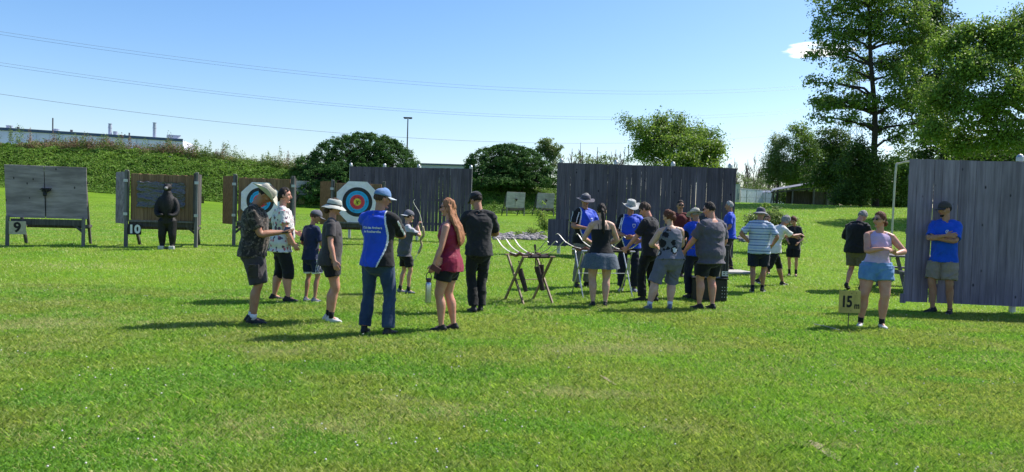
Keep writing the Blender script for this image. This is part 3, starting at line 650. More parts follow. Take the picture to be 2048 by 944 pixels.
def butt(loc, rz, s, open_, lab, number=None, blacknum=False, doorL=(-.40, .62), target=None, sheet=False, front='plywood', pale=False, side=True, group='archery butts on the field', wide=1.):
    root = empty('archery_butt', loc, rz, lab, 'archery target stand', group); hw = .86*wide*s
    def P(x, y, z): return (x*s, y*s, z*s)
    W_ = hw/s; pm = ply_pale if pale else ply
    # legs
    for sx in (-1, 1):
        m = MB(); m.bar(P(sx*W_, .0, -.12), P(sx*W_, .02, 2.0 if open_ else .74), (.085 if open_ else .068)*s, .08*s); m.build('front_leg', grey_w, root)
        m = MB(); m.bar(P(sx*(W_-.1), .95, -.12), P(sx*(W_-.06), .28, .98 if open_ else 1.7), .06*s, .08*s); m.build('rear_leg', dark_w, root)
        m = MB(); m.bar(P(sx*(W_-.1), .95, .5), P(sx*W_, .05, .5), .05*s, .07*s); m.build('side_rail', dark_w, root)
    m = MB(); m.box(P(0, .10, .60), ((2*W_-.1)*s, .10*s, .15*s), bev=.004); m.build('front_beam', dark_w, root)
    m = MB(); m.box(P(0, .93, .48), ((2*W_-.2)*s, .06*s, .10*s), bev=.004); m.build('rear_beam', dark_w, root)
    for sx in (-1, 1):
        m = MB(); m.bar(P(sx*(W_-.32), .09, .62), P(sx*W_, .08, .34), .045*s, .06*s); m.build('brace', dark_w, root)
    # mat
    if open_:
        w = W_-.09; m = MB(); n_ = 15
        for i in range(n_):
            x0 = -w+2*w*i/n_; x1 = -w+2*w*(i+1)/n_; h = 1.90+.02*random.random()
            m.box(P((x0+x1)/2, .17+.006*random.random(), (.70+h)/2), ((x1-x0-.003)*s, .24*s, (h-.70)*s), bev=.003)
        m.build('mat', tan_w, root)
        m = MB(); m.box(P(0, .17, .67), (2*(w+.03)*s, .34*s, .045*s)); m.build('mat_shelf', grey_w, root)
        for sx in (-1, 1):
            m = MB(); m.box(P(sx*(W_-.045), -.012, 1.32), (.055*s, .05*s, 1.3*s), bev=.004); m.build('edge_batten', dark_w, root)
            dx, dy = doorL if sx < 0 else (-.04, .50)
            a = Vector(P(sx*(W_+.045), .02, 0)); e = a+Vector(P(dx, dy, 0)); m = MB(); d = (e-a); m2 = Matrix.Rotation(math.atan2(d.y, d.x), 3, 'Z')
            m.box((a+e)/2+Vector((0, 0, 1.27*s)), (d.length, .022*s, 1.36*s), m2, bev=.003); dr = m.build('door', (osb if front == 'osb' else ply) if sx < 0 else dark_w, root)
            h = MB()
            for z in (.85, 1.72): h.box(P(sx*(W_+.008), -.052, z), (.10*s, .012*s, .075*s))
            h.build('hinge', metal, dr)
    else:
        tl = math.radians(6); Rm = Matrix.Rotation(tl, 3, 'X')*1
        m = MB(); m.box(P(0, .22, 1.32), ((2*W_-.08)*s, .22*s, 1.15*s), Rm); m.build('mat', dark_w, root)
        for sx, w0, w1 in ((-1, -(W_+.07), -.045), (1, -.035, W_+.07)):
            m = MB(); m.box(P((w0+w1)/2, .045, 1.36), ((w1-w0-.008)*s, .02*s, 1.32*s), Rm, bev=.003); m.build('door', pm, root)
        m = MB(); m.box(P(.055, .028, 1.69), (.19*s, .012*s, .66*s), Rm, bev=.002); m.build('seam_strip', pm, root)
        m = MB(); m.tube([P(-.07, -.02, 1.39), P(-.02, -.10, 1.41), P(.05, -.12, 1.37), P(.10, -.02, 1.42)], .028*s, n=8); m.box(P(.01, -.05, 1.44), (.22*s, .15*s, .012*s), Matrix.Rotation(.25, 3, 'X')); m.tube([P(0, -.06, 1.38), P(0, -.07, 1.28)], .05*s, .03*s, n=8); m.build('latch_hook', sign_black, root, smooth=False)
        m = MB(); m.tube([P(-.01, .02, 1.3), P(-.01, .04, .75)], .006*s, n=5); m.build('latch_cord', sign_black, root)
    if sheet:
        nx_, nz_ = 60, 36; V = []; F = []
        for j in range(nz_+1):
            for i in range(nx_+1):
                x = -.60+1.17*i/nx_; z = 1.03+.68*j/nz_; x += .015*math.sin(z*40)*((i in (0, nx_))*1.); zz = z+.012*math.sin(x*31)*(j in (0, nz_))
                v = mnoise.noise(Vector((x*1.6+z*.7, z*9, 2)))*.045+mnoise.noise(Vector((x*7+z*3, z*34, 5)))*.028+abs(mnoise.noise(Vector((x*2.5, z*13+x*3, 8))))*.035
                V.append(P(x, .035-.03-max(v, -.02), zz))
        for j in range(nz_):
            for i in range(nx_): q = j*(nx_+1)+i; F.append((q, q+1, q+nx_+2, q+nx_+1))
        m = MB(); m.add(V, F); pl = plain('black_plastic_sheet', (.085, .078, .092), .33, .8, var=.4, sc=30, bump=.02); m.build('plastic_sheet', pl, root, smooth=True)
    if target:
        tx, tz, half = target; me_root = None
        rr = [(half, 'white')]; oc = MB(); c8 = half*.45; y0 = .02
        pts = [(-half, -c8), (-c8, -half), (c8, -half), (half, -c8), (half, c8), (c8, half), (-c8, half), (-half, c8)]
        V = [P(tx+x, y0, tz+z) for x, z in pts]+[P(tx+x, y0+.008, tz+z) for x, z in pts]
        F = [tuple(range(8)), tuple(range(15, 7, -1))]+[(i+8, (i+1) % 8+8, (i+1) % 8, i) for i in range(8)]; oc.add(V, F); tf = oc.build('target_face', PAP['white'], root)
        for k, (r, nm, rn) in enumerate(((.72, 'black', 'outer_ring'), (.545, 'blue', 'blue_ring'), (.355, 'red', 'red_ring'), (.175, 'gold', 'gold_centre'))):
            R0 = r*half; nn = 64; y = y0-.004*(k+1); nxt = (.545, .355, .175, 0)[k]*half-.002
            V = []; 
            for i in range(nn):
                a = i/nn*2*math.pi; V.append(P(tx+R0*math.cos(a), y, tz+R0*math.sin(a)))
            for i in range(nn):
                a = i/nn*2*math.pi; V.append(P(tx+nxt*math.cos(a), y, tz+nxt*math.sin(a)))
            F = [(i, (i+1) % nn, nn+(i+1) % nn, nn+i) for i in range(nn)]
            mm = MB(); mm.add(V, F); mm.build(rn, PAP[nm], tf)
            if 0 < k < 3:   # score line
                R1_ = (R0+max(nxt, 0))/2; V = []
                for rr_ in (R1_-.0022, R1_+.0022):
                    V += [P(tx+rr_*math.cos(i/nn*2*math.pi), y-.0015, tz+rr_*math.sin(i/nn*2*math.pi)) for i in range(nn)]
                mm = MB(); mm.add(V, F); mm.build('score_line', white_p if nm == 'black' else ink, tf)
        hl = MB()
        for i in range(26):
            a = random.random()*6.28; r = abs(random.gauss(0, .22))*half; hl.box(P(tx+r*math.cos(a), y0-.0215, tz+r*math.sin(a)), (.012*s+.03*s*random.random(), .002, .012*s+.02*s*random.random()), Matrix.Rotation(random.random()*3, 3, 'Y'))
        hl.build('arrow_damage', plain('torn_paper', (.10, .075, .03), .9), tf)
    if number:
        sx = -W_+.0; m = MB(); fw, fh = (.38, .33) if not blacknum else (.33, .27); cx_ = sx+.06+fw/2-.0; cz = .45
        m.box(P(cx_, -.062, cz), (fw*s, .02*s, fh*s), bev=.003); sg = m.build('number_board', sign_black if blacknum else sign_cream, root)
        text_on('number', number, .34*s if not blacknum else .30*s, white_p if blacknum else ink, sg, Matrix.Translation(P(cx_, -.076, cz)) @ Matrix.Rotation(math.pi/2, 4, 'X'), bold=.012)
    return root
def bp(px, py): p = gray(px, py); return p, FPX/p.y
def scale_for(p, px, top, h=2.03): return (at(px, top, p.y).z-g(p.x, p.y))/h
def place_butt(px, py, top, yaw, hh=2.03, **kw):
    p, _ = bp(px, py); s = scale_for(p, px, top, hh); return butt((p.x, p.y, g(p.x, p.y)), yaw, s, **kw)
gb = 'archery butts on the field'
place_butt(91, 492, 331, R_(13), open_=False, lab='closed grey plywood butt with the cream number 9 board', number='9', wide=1.0)
place_butt(322, 494, 342, R_(11), open_=True, lab='open butt with black plastic on its mat and the black number 10 board', number='10', blacknum=True, sheet=True, wide=1.0, hh=2.0)
place_butt(526, 492, 350, R_(9), open_=True, lab='open butt with a round target face partly hidden by the man in the tan hat', target=(-.10, 1.27, .52), front='osb', wide=.92, hh=2.0)
place_butt(714, 489, 361, R_(7), open_=True, lab='open butt with the big blue, red and gold target face', target=(-.02, 1.33, .64), front='osb', wide=.92, hh=2.0)
for (px, py, top, lab) in ((612, 405, 362, 'small closed butt far off between the open butts'), (1031, 432, 384, 'small closed butt far off, left of the pair on the back lawn'), (1091, 432, 386, 'small closed butt far off behind the sapling')):
    place_butt(px, py, top, R_(36), open_=False, lab=lab, pale=True, wide=1.05)
# ---- number and distance signs
olive_p = plain('faded_olive_board', (.10, .085, .025), .7, .2, 0, .6, 6)
def stake_sign(px, py, w, h, zc, body, sub, lab, mat, depth=None, yaw=0., size=None):
    p = gray(px, py); root = empty('distance_sign', (p.x, p.y, g(p.x, p.y)), yaw, lab, 'sign')
    m = MB(); m.tube([(0, .015, -.1), (0, .015, zc+h*.3)], .007, n=8); m.build('stake', plain('rusty_rod', (.12, .09, .07), .7, .3, .3), root)
    m = MB(); m.box((0, 0, zc), (w, .012, h), bev=.003); bd = m.build('board', mat, root)
    X90 = Matrix.Rotation(math.pi/2, 4, 'X')
    if body: text_on('number', body, size or h*.70, ink, bd, Matrix.Translation((-w*.15 if sub else 0, -.009, zc-.01*h)) @ X90 @ Matrix.Diagonal((.78, 1, 1, 1)), bold=.008, spacing=.92)
    if sub: text_on('letter', sub, h*.40, ink, bd, Matrix.Translation((w*.33, -.009, zc-h*.17)) @ X90 @ Matrix.Diagonal((.8, 1, 1, 1)), bold=.004)
    n = MB(); [n.ell((x, -.008, z), (.006, .004, .006), 8, 5) for x, z in ((.02, zc+h*.38), (.09, zc+h*.40), (.02, zc-h*.40))]; n.build('screw', ink, bd)
    return root
stake_sign(1697, 655, .315, .325, .375, '15', 'm', 'yellow-tan board reading 15 m on a thin stake', yellow_p)
stake_sign(1245, 566, .30, .36, .36, '25', '', 'cream board reading 25 on a stake behind the woman in the skirt', sign_cream)
stake_sign(401, 412, .62, .62, .55, '', '', 'little dark olive board on a stake far off right of butt 10', olive_p)
stake_sign(603, 413, .62, .62, .55, '', '', 'little dark olive board on a stake far off below the small closed butt', olive_p)

# ------------------------------------------------ works building beyond the berm
bw = plain('white_cladding', (.74, .71, .90), .6, .3, 0, .06, .5); roofm = plain('blue_roof_trim', (.07, .10, .18), .6); ventm = plain('vent_metal', (.36, .40, .46), .5, .4, .4); darkv = plain('dark_pipe', (.06, .06, .065), .6)
A = at(-330, 232, 128); C_ = at(366, 281, 176); Zt = A.z
C_.z = Zt; 
# keep the roof level: shift the corner's depth so the picture height stays
d = cam_dir(366, 281); C_ = Vector((0, 0, CAMH))+d*((Zt-CAMH)/d.z)
d0 = cam_dir(0, 258); B0 = Vector((0, 0, CAMH))+d0*((Zt-CAMH)/d0.z); dirw = (C_-B0).normalized()
E_ = cam_dir(400, 294); E_ = Vector((0, 0, CAMH))+E_*((Zt-CAMH)/E_.z)
A = B0-dirw*40
root = empty('works_building', (C_.x, C_.y, 0), 0, 'long low white works building with roof vents beyond the berm', 'building')
def Lc(v): return (v.x-C_.x, v.y-C_.y, v.z)
mb = MB(); back = Vector((-dirw.y, dirw.x, 0)); 
if back.y < 0: back = -back
Ab = A+back*30; pts = [A, C_, E_, Ab]
V = [(q.x-C_.x, q.y-C_.y, 2.) for q in pts]+[(q.x-C_.x, q.y-C_.y, Zt) for q in pts]
mb.add(V, [(0, 1, 5, 4), (1, 2, 6, 5), (2, 3, 7, 6), (3, 0, 4, 7), (4, 5, 6, 7)]); mb.build('wall', bw, root)
mb = MB(); off = Vector((dirw.y, -dirw.x, 0)); off = off if off.y < 0 else -off
a_, c2 = Vector(Lc(A))+off*.12, Vector(Lc(C_))+off*.12; mb.bar((a_.x, a_.y, Zt+.05), (c2.x, c2.y, Zt+.05), .25, .55); mb.build('roof_edge', roofm, root)
mb = MB()
for t in np.linspace(0, 1, 34)[1:-1]:
    q = a_.lerp(c2, t); mb.bar((q.x, q.y, Zt-12), (q.x, q.y, Zt-.3), .10, .06)
mb.build('cladding_seams', plain('cladding_seam', (.60, .60, .72), .6), root)
def on_roof(px, py0, back_m=2.):
    dd = cam_dir(px, py0); t = None
    q = B0+dirw*0; # intersect with vertical plane of the front wall in plan
    den = dd.x*dirw.y-dd.y*dirw.x; tt = (B0.x*dirw.y-B0.y*dirw.x)/den
    return Vector((0, 0, CAMH))+dd*tt+back*back_m, tt
def chim(px, ytop, ybot, r, mat, name='chimney', cap=True):
    q, tt = on_roof(px, ybot); zt = (Vector((0, 0, CAMH))+cam_dir(px, ytop)*tt).z; mb = MB(); x, y = q.x-C_.x, q.y-C_.y
    mb.tube([(x, y, Zt-.2), (x, y, zt)], r, n=12, cap=False)
    if cap: mb.tube([(x, y, zt), (x, y, zt+.15*r)], r*1.25, n=12, cap=False); mb.tube([(x, y, zt-(zt-Zt)*.35), (x, y, zt-(zt-Zt)*.35+.3)], r*1.12, n=12, cap=False)
    mb.build(name, mat, root)
chim(103, 234, 262, .12, darkv, cap=False); chim(219, 246, 270, .34, ventm); chim(309, 244, 275, .34, ventm)
for px, y0, y1, r in ((15, 250, 258, .5), (33, 252, 259, .25), (110, 257, 264, .5), (141, 258, 266, .25), (230, 262, 270, .4), (249, 267, 273, .12), (258, 264, 274, .15)): chim(px, y0, y1, r, ventm if r > .3 else darkv, 'roof_vent', r > .3)
q0, t0 = on_roof(334, 277); q1, t1_ = on_roof(363, 279); zt = (Vector((0, 0, CAMH))+cam_dir(348, 268)*t0).z; mb = MB()
V = []; 
for z, e in ((Zt+.1, 0), (zt, 1.)):
    for q, o in ((q0, 0), (q1+dirw*(1.2*e-1.2), 0), (q1+dirw*(1.2*e-1.2), 4), (q0, 4)):
        p = q+back*o; V.append((p.x-C_.x, p.y-C_.y, z))
mb.add(V, [(0, 1, 5, 4), (1, 2, 6, 5), (2, 3, 7, 6), (3, 0, 4, 7), (4, 5, 6, 7)]); mb.build('rooftop_unit', ventm, root)
# long low shed roof just visible between the dome shrubs
p = at(898, 333, 190); mb = MB(); root = empty('far_shed', (p.x, p.y, 0), 0, 'low dark roof line far beyond the berm between the dome shrubs', 'building')
mb.box((0, 0, p.z-4), (13, 10, 8)); mb.build('wall', ventm, root); mb = MB(); mb.box((0, 0, p.z+.15), (14, 11, .35)); mb.build('roof', roofm, root)

# ---- floodlight pole
b = gbase(811, 108); zt = at(810, 236, 108).z-b.z; root = empty('light_pole', b, 0, 'tall thin light pole with a flat head above the dome shrub', 'light pole')
mb = MB(); mb.tube([(0, 0, -.5), (0, 0, zt)], np.array([.13, .075]), n=10); mb.build('pole', darkv, root)
mb = MB(); mb.box((0, 0, zt+.05), (1.25, .5, .14), bev=.02); mb.box((-.35, 0, zt-.06), (.4, .35, .1)); mb.box((.35, 0, zt-.06), (.4, .35, .1)); mb.build('lamp_head', darkv, root)
b = gbase(1253, 70); zt = at(1251, 291, 70).z-b.z; root = empty('thin_pole', b, 0, 'thin dark pole standing behind the middle fence', 'pole')
mb = MB(); mb.tube([(0, 0, -.3), (-.03, 0, zt)], np.array([.05, .035]), n=8); mb.build('pole', darkv, root); mb = MB(); mb.ell((-.03, 0, zt+.02), (.07, .07, .07), 8, 6); mb.build('finial', darkv, root)
# ---- transmission line
wire = plain('conductor', (.22, .23, .25), .5, .4, .3)
def power(yL, yM, xM, yR, xR, dL=118., dR=215., rad=.022, lab=''):
    pL, pR = at(-420, 0, dL), at(1700, 0, dR)
    P0, P1 = Vector((pL.x, pL.y)), Vector((pR.x, pR.y)); dv = P1-P0
    def tz(px, py):
        d = cam_dir(px, py); den = d.x*dv.y-d.y*dv.x; t = (P0.x*dv.y-P0.y*dv.x)/den; q = Vector((0, 0, CAMH))+d*t
        return ((Vector((q.x, q.y))-P0).dot(dv)/dv.length_squared, q.z)
    pts = [tz(0, yL), tz(xM, yM), tz(xR, yR)]; co = np.polyfit([a for a, _ in pts], [b for _, b in pts], 2)
    tt = np.linspace(0, 1, 60); P = np.stack([P0.x+dv.x*tt, P0.y+dv.y*tt, np.polyval(co, tt)], -1)
    mb = MB(); mb.tube(P, rad, n=5, side=(0, 0, 1)); o = mb.build('power_line', wire, label=lab, cat='power line', group='overhead power lines'); return P[-1]
ends = [power(63, 182, 1240, 172, 1600, lab='top conductor of the uppermost pair of overhead wires'), power(69, 188, 1240, 178, 1600, lab='lower conductor of the uppermost pair of overhead wires'),
        power(125, 234, 1240, 220, 1590, lab='top conductor of the middle pair of overhead wires'), power(131, 239, 1240, 226, 1590, lab='lower conductor of the middle pair of overhead wires'),
        power(188, 286, 1090, 273, 1520, rad=.034, lab='single lowest overhead wire')]
pm_ = plain('pylon_steel', (.30, .31, .33), .5, .4, .4); b = at(1700, 430, 215); bz = g(b.x, b.y); root = empty('transmission_tower', (b.x, b.y, bz), 0, 'lattice pylon glimpsed through the tall tree, carrying the overhead wires', 'pylon')
mb = MB(); Ht = ends[0][2]+4-bz; lv = np.linspace(0, 1, 12)
for i, f in enumerate(lv[:-1]):
    w0, w1 = 3.2*(1-f)**1.2+.5, 3.2*(1-lv[i+1])**1.2+.5; z0, z1 = Ht*f, Ht*lv[i+1]
    cs = [(-1, -1), (1, -1), (1, 1), (-1, 1)]
    for j, (sx, sy) in enumerate(cs):
        nx_, ny_ = cs[(j+1) % 4]; mb.tube([(sx*w0, sy*w0, z0), (sx*w1, sy*w1, z1)], .10, n=4); mb.tube([(sx*w0, sy*w0, z0), (nx_*w1, ny_*w1, z1)], .06, n=4); mb.tube([(nx_*w0, ny_*w0, z0), (sx*w1, sy*w1, z1)], .06, n=4)
mb.build('tower', pm_, root)
for e in (ends[0], ends[2], ends[4]):
    m2 = MB(); z = e[2]-bz+.8; m2.tube([(-5, 0, z), (0, 0, z+.7), (5, 0, z)], .12, n=4); m2.tube([(-5, 0, z), (0, 0, z-.5), (5, 0, z)], .10, n=4); m2.tube([(e[0]-b.x, 0, z), (e[0]-b.x, 0, z-.8)], .08, n=5); m2.build('crossarm', pm_, root)

# ---- containers, mesh fence and open shed on the right
p = at(1556, 400, 118); zt = at(1556, 379, 118).z; gz = g(p.x, p.y)
for i, (xa, xb, ya, yb, c, lab) in enumerate(((1474, 1481, 370, 405, (.50, .46, .42), 'cream cabin end beside the white containers'), (1482, 1548, 378, 384, (.62, .63, .68), 'long white shipping container behind the mesh fence, left one'), (1549, 1640, 386, 390, (.60, .61, .67), 'white shipping container behind the open shed, right one'))):
    dpt = 104+i*1.5; a, b_ = at(xa, ya, dpt), at(xb, ya+(xb-xa)*.03, dpt+5*(i > 0)); ln = math.hypot(b_.x-a.x, b_.y-a.y); rz = math.atan2(b_.y-a.y, b_.x-a.x)
    zb = min(g(a.x, a.y), g(b_.x, b_.y)); H = a.z-zb; root = empty('container' if i else 'cabin', (a.x, a.y, zb), rz, lab, 'container' if i else 'cabin')
    cm = plain('painted_steel', c, .5, .3, 0, .1, 1.2); mb = MB(); mb.box((ln/2, 1.2, H/2), (ln, 2.4, H), bev=.04); mb.build('body', cm, root)
    mb = MB(); 
    for k in range(int(ln/.3)): mb.box((.15+k*.3, -.012, H/2), (.12, .02, H-.3))
    mb.build('ribs', cm, root)
    mb = MB(); mb.box((ln/2, 1.2, H+.05), (ln+.1, 2.5, .1)); mb.build('roof', plain('container_roof', (.42, .42, .45), .6), root)
    if i == 0:
        mb = MB(); mb.box((ln*.5, -.03, H-1.6), (ln*.5, .05, .9)); mb.build('window', plain('window_grey', (.22, .25, .28), .2, .5), root)
a, b_ = at(1474, 404, 84), at(1625, 408, 84); ln = b_.x-a.x; zb = g((a.x+b_.x)/2, 84); root = empty('mesh_fence', (a.x, 84, zb), 0, 'chain link fence on steel posts in front of the white containers', 'fence'); H = at(1556, 381, 84).z-zb
for k in range(9): m = MB(); m.tube([(ln*k/8, 0, -.2), (ln*k/8, 0, H)], .035, n=8); m.build('post', pm_, root)
m = MB(); m.tube([(0, 0, H), (ln, 0, H)], .025, n=6); m.tube([(0, 0, H*.5), (ln, 0, H*.5)], .02, n=6)
m.build('rail', pm_, root); m = MB()
for k in range(int(ln/.35)):
    for sg in (-1, 1): x0 = k*.35; x1 = x0+sg*H*.6; m.tube([(x0, .0, 0), (min(max(x1, 0), ln), .0, H)], .005, n=3)
m.build('wire_mesh', pm_, root)
# open shed
D = 56; a, b_ = at(1543, 378, D), at(1640, 368, D+3); zb = g((a.x+b_.x)/2, D); root = empty('open_shed', (a.x, D, zb), 0, 'open-sided shed with a pale low-pitched sheet roof under the trees', 'shed'); ln = b_.x-a.x; zl, zr = a.z-zb, b_.z-zb
roofs = plain('faded_roof_sheet', (.20, .205, .24), .55, .35, .2, .2, 3); m = MB(); V = []
for x, z in ((0, zl), (ln*.55, zl+(zr-zl)*.85), (ln*.62, zl+(zr-zl)*.92), (ln, zr)):
    for y, dz in ((0, -.16), (3.2, .12)): V += [(x+y*.37, y, z+dz), (x+y*.37, y, z+dz+.05)]
F = []
for q in (0, 4, 8): F += [(q, q+4, q+6, q+2), (q+1, q+3, q+7, q+5), (q, q+1, q+5, q+4), (q+2, q+6, q+7, q+3)]
F += [(0, 2, 3, 1), (12, 13, 15, 14)]; m.add(V, F); m.build('roof', roofs, root)
m = MB(); m.bar((0, .05, zl-.25), (ln, .05, zr-.25), .06, .12); m.build('eave_beam', dark_w, root)
for k, x in enumerate((.12, ln*.33, ln*.66, ln*.88)):
    for y in (.1, 3.0):
        m = MB(); m.bar((x+y*.37-(.18 if k == 0 and y < 1 else 0), y, -.3), (x+y*.37, y, zl+(zr-zl)*x/ln-.2), .09, .09); m.build('post', grey_w if y < 1 else dark_w, root)
m = MB(); m.box((ln*.62+1.1, 3.1, (zl+zr)/2-1.35), (ln*.76, .05, 2.1)); m.build('shade_panel', dark_w, root)  # added dark panel standing in for the tree shade inside the shed
# white pipe frame left of the right fence
p = at(1785, 420, 20.5); gz = g(p.x, p.y); zt = at(1788, 327, 20.5).z; q = at(1835, 322, 20.2); root = empty('pipe_frame', (p.x, p.y, gz), 0, 'cream steel pipe frame rising left of the right fence', 'frame')
m = MB(); m.tube(catmull([(0, 0, -.2), (.02, 0, (zt-gz)*.5), (.04, 0, zt-gz-.15), (.12, 0, zt-gz), (q.x-p.x, q.y-p.y, q.z-gz), (q.x-p.x+1.0, q.y-p.y, q.z-gz+.02)], 3), .028, n=8, side=(0, 1, 0)); m.build('pipe', plain('cream_pipe', (.50, .45, .36), .5), root, smooth=True)
# small picnic bench end behind the fence
p = gray(1800, 580); root = empty('picnic_table', (p.x+.35, p.y, g(p.x, p.y)), 0, 'grey wooden picnic table end seen left of the right fence', 'table')
s_ = 1.0
m = MB(); [m.box((0, -.35+.145*i, .74), (1.5, .135, .038), bev=.004) for i in range(6)]; m.build('tabletop', grey_w, root)
for y in (-.75, .75): m = MB(); m.box((0, y, .44), (1.5, .22, .038), bev=.004); m.build('bench_seat', grey_w, root)
for x in (-.55, .55):
    m = MB(); m.bar((x, -.62, 0), (x, -.2, .72), .04, .09); m.bar((x, .62, 0), (x, .2, .72), .04, .09); m.bar((x+.042, -.8, .40), (x+.042, .8, .40), .04, .09); m.build('frame', grey_w, root)
# concrete slab under the man in the blue polo
p, q = gray(1448, 545), gray(1494, 545); mb = MB(); cxx, cyy = (p.x+q.x)/2, p.y; mb.box((cxx-.1, cyy+.1, g(cxx, cyy)+.012), (.85, .75, .06), Matrix.Rotation(.2, 3, 'Z'), bev=.01)
mb.build('paving_slab', plain('concrete', (.42, .40, .37), .9, .2, 0, .15, 12), label='pale concrete slab in the grass at the right end of the middle fence', cat='slab')

# ------------------------------------------------ folding bow racks, bows and quivers
rack_w = plain('varnished_wood', (.22, .145, .085), .5, .35, 0, .3, 14); alu = plain('aluminium_tube', (.55, .55, .55), .35, .5, .75); dkt = plain('dark_webbing', (.035, .028, .030), .8)
limb_pale = plain('limb_cream', (.66, .62, .52), .35, .45, 0, .06); limb_olive = plain('limb_bamboo', (.36, .30, .15), .4, .45, 0, .2, 6); riser = plain('riser_wood', (.17, .055, .03), .4, .4, 0, .3, 20); leather = plain('quiver_leather', (.045, .030, .028), .65, .3, 0, .25, 15, .004)
def bow(loc, rz, L, lab, mat, up=(0, 0, 1), group=None, tiltx=0, cat='bow', rm=None):
    root = empty('recurve_bow', loc, rz, lab, cat, group); root.rotation_euler = (tiltx, 0, rz)
    h = L/2
    for sg in (-1, 1):
        P = catmull([(0, sg*.12*L/1.5, .0), (0, sg*h*.4, .03), (0, sg*h*.68, .115), (0, sg*h*.86, .22), (0, sg*h*.95, .255), (0, sg*h*1.0, .235)], 4)
        m = MB(); n_ = len(P); m.tube(P, np.linspace(.022, .012, n_), np.linspace(.0055, .004, n_), side=(1, 0, 0), n=8); m.build('limb', mat, root, smooth=True)
    m = MB(); P = catmull([(0, -.24, .012), (0, -.1, -.025), (0, 0, .012), (0, .1, -.03), (0, .24, .012)], 4); m.tube(P, .019, .024, n=10); m.build('riser', rm or riser, root, smooth=True)
    m = MB(); m.tube([(0, -h*.97, .25), (0, h*.97, .25)], .0022, n=4); m.build('string', dkt, root)
    return root
def quiver(loc, d, L, lab, r=.045):
    root = empty('hip_quiver', loc, 0, lab, 'quiver', 'quivers hung on the racks'); m = MB(); d = Vector(d).normalized()
    m.tube([(0, 0, 0), tuple(d*L)], np.array([r*1.1, r*.8]), np.array([r*.75, r*.6]), n=12, cap=False); m.build('tube', leather, root)
    m = MB(); m.tube([tuple(d*.0), (.02, 0, .10), (-.03, 0, .14), tuple(d*.12)], .006, n=5); m.build('strap', leather, root)
    return root
def rack(loc, rz, Lx, wy, H, lab, mat, wood, rad=.016):
    root = empty('folding_rack', loc, rz, lab, 'rack', 'folding bow racks')
    for x in (-Lx/2, Lx/2):
        for sg in (-1, 1):
            m = MB(); xo = x+sg*.02
            if wood: m.bar((xo, -sg*wy/2, 0), (xo, sg*wy/2, H), .026, .045)
            else: m.tube(catmull([(xo, -sg*wy/2, -.02), (xo, sg*wy*.42, H*.93), (xo*.985, sg*wy/2, H-.005), (xo*.85, sg*wy/2, H)], 3), .012, n=8, side=(0, 1, 0))
            m.build('leg', mat, root, smooth=not wood)
    for sg in (-1, 1):
        m = MB(); m.tube([(-Lx/2-.03, sg*wy/2, H+.01), (Lx/2+.03, sg*wy/2, H+.01)], rad, n=8); m.build('top_rail', mat, root)
        m = MB(); m.tube([(-Lx/2+.08, sg*wy/2, H+.012), (Lx/2-.08, sg*wy/2, H+.012)], rad+.008, n=10); m.build('padding', dkt, root)
    m = MB(); m.tube([(-Lx/2, 0, H/2), (Lx/2, 0, H/2)], .008, n=6); m.build('stretcher', mat, root)
    m = MB(); [m.tube([(-Lx/2+.02+i*.02, 0, H/2), (-Lx/2+.02+i*.02, 0, H/2+.001)], .012, n=6) for i in range(2)]; m.build('bolt', alu, root)
    return root
p = gray(1057, 607); H = .79; ya = R_(10); P0 = Vector((p.x, p.y+.15, g(p.x, p.y)))
rack(P0, ya+R_(18), .56, .62, H, 'wooden folding rack with crossed legs, nearest the man in black', rack_w, True)
Rr = Matrix.Rotation(ya+R_(18), 3, 'Z')
for i, (x, mt) in enumerate(((-.19, limb_pale), (-.02, limb_pale), (.15, limb_pale))):
    o = P0+Rr @ Vector((x, 0, 0)); bow((o.x, o.y, o.z+H+.035), ya+R_(34), 1.30, ('leftmost', 'middle', 'rightmost')[i]+' of the three recurve bows lying across the wooden rack', mt, group='bows on the wooden rack')
def LP(x, y, z): v = P0+Rr @ Vector((x, y, 0)); return (v.x, v.y, v.z+z)
quiver(LP(-.20, -.02, .58), (.32, -.1, -1), .40, 'slanting dark quiver hung in the left crossed legs of the wooden rack')
quiver(LP(.10, -.08, .62), (.30, 0, -1), .42, 'left one of the two quivers hung in the right crossed legs of the wooden rack')
quiver(LP(.26, .05, .64), (.06, 0, -1), .44, 'right one of the two quivers hung in the right crossed legs of the wooden rack')
v = LP(.13, .02, .52); o = MB(); o.tube([(0, 0, 0), (.0, 0, .28), (-.02, 0, .46)], np.array([.006, .012, .02]), n=6); o.build('bow_tip_cover', dkt, label='upright black stick standing in the wooden rack', cat='stick').location = v
p = gray(1205, 592); P1 = Vector((p.x, p.y+.1, g(p.x, p.y))); rzz = R_(16); H2 = .83
rack(P1, rzz, .98, .50, H2, 'silver metal folding rack standing in front of the woman in the skirt', alu, False)
Rr2 = Matrix.Rotation(rzz, 3, 'Z')
for i, (x, yy, rot, mt) in enumerate(((-.36, 0, -35, limb_pale), (-.05, .08, -52, limb_pale), (.36, -.05, -62, limb_pale))):
    o = P1+Rr2 @ Vector((x, yy, 0)); bow((o.x, o.y, o.z+H2+.04), R_(rot+90), 1.30, ('pale recurve bow on the left end of the metal rack', 'pale recurve bow on the middle of the metal rack behind the skirt', 'pale recurve bow on the right end of the metal rack')[i], mt, group='bows on the metal rack')
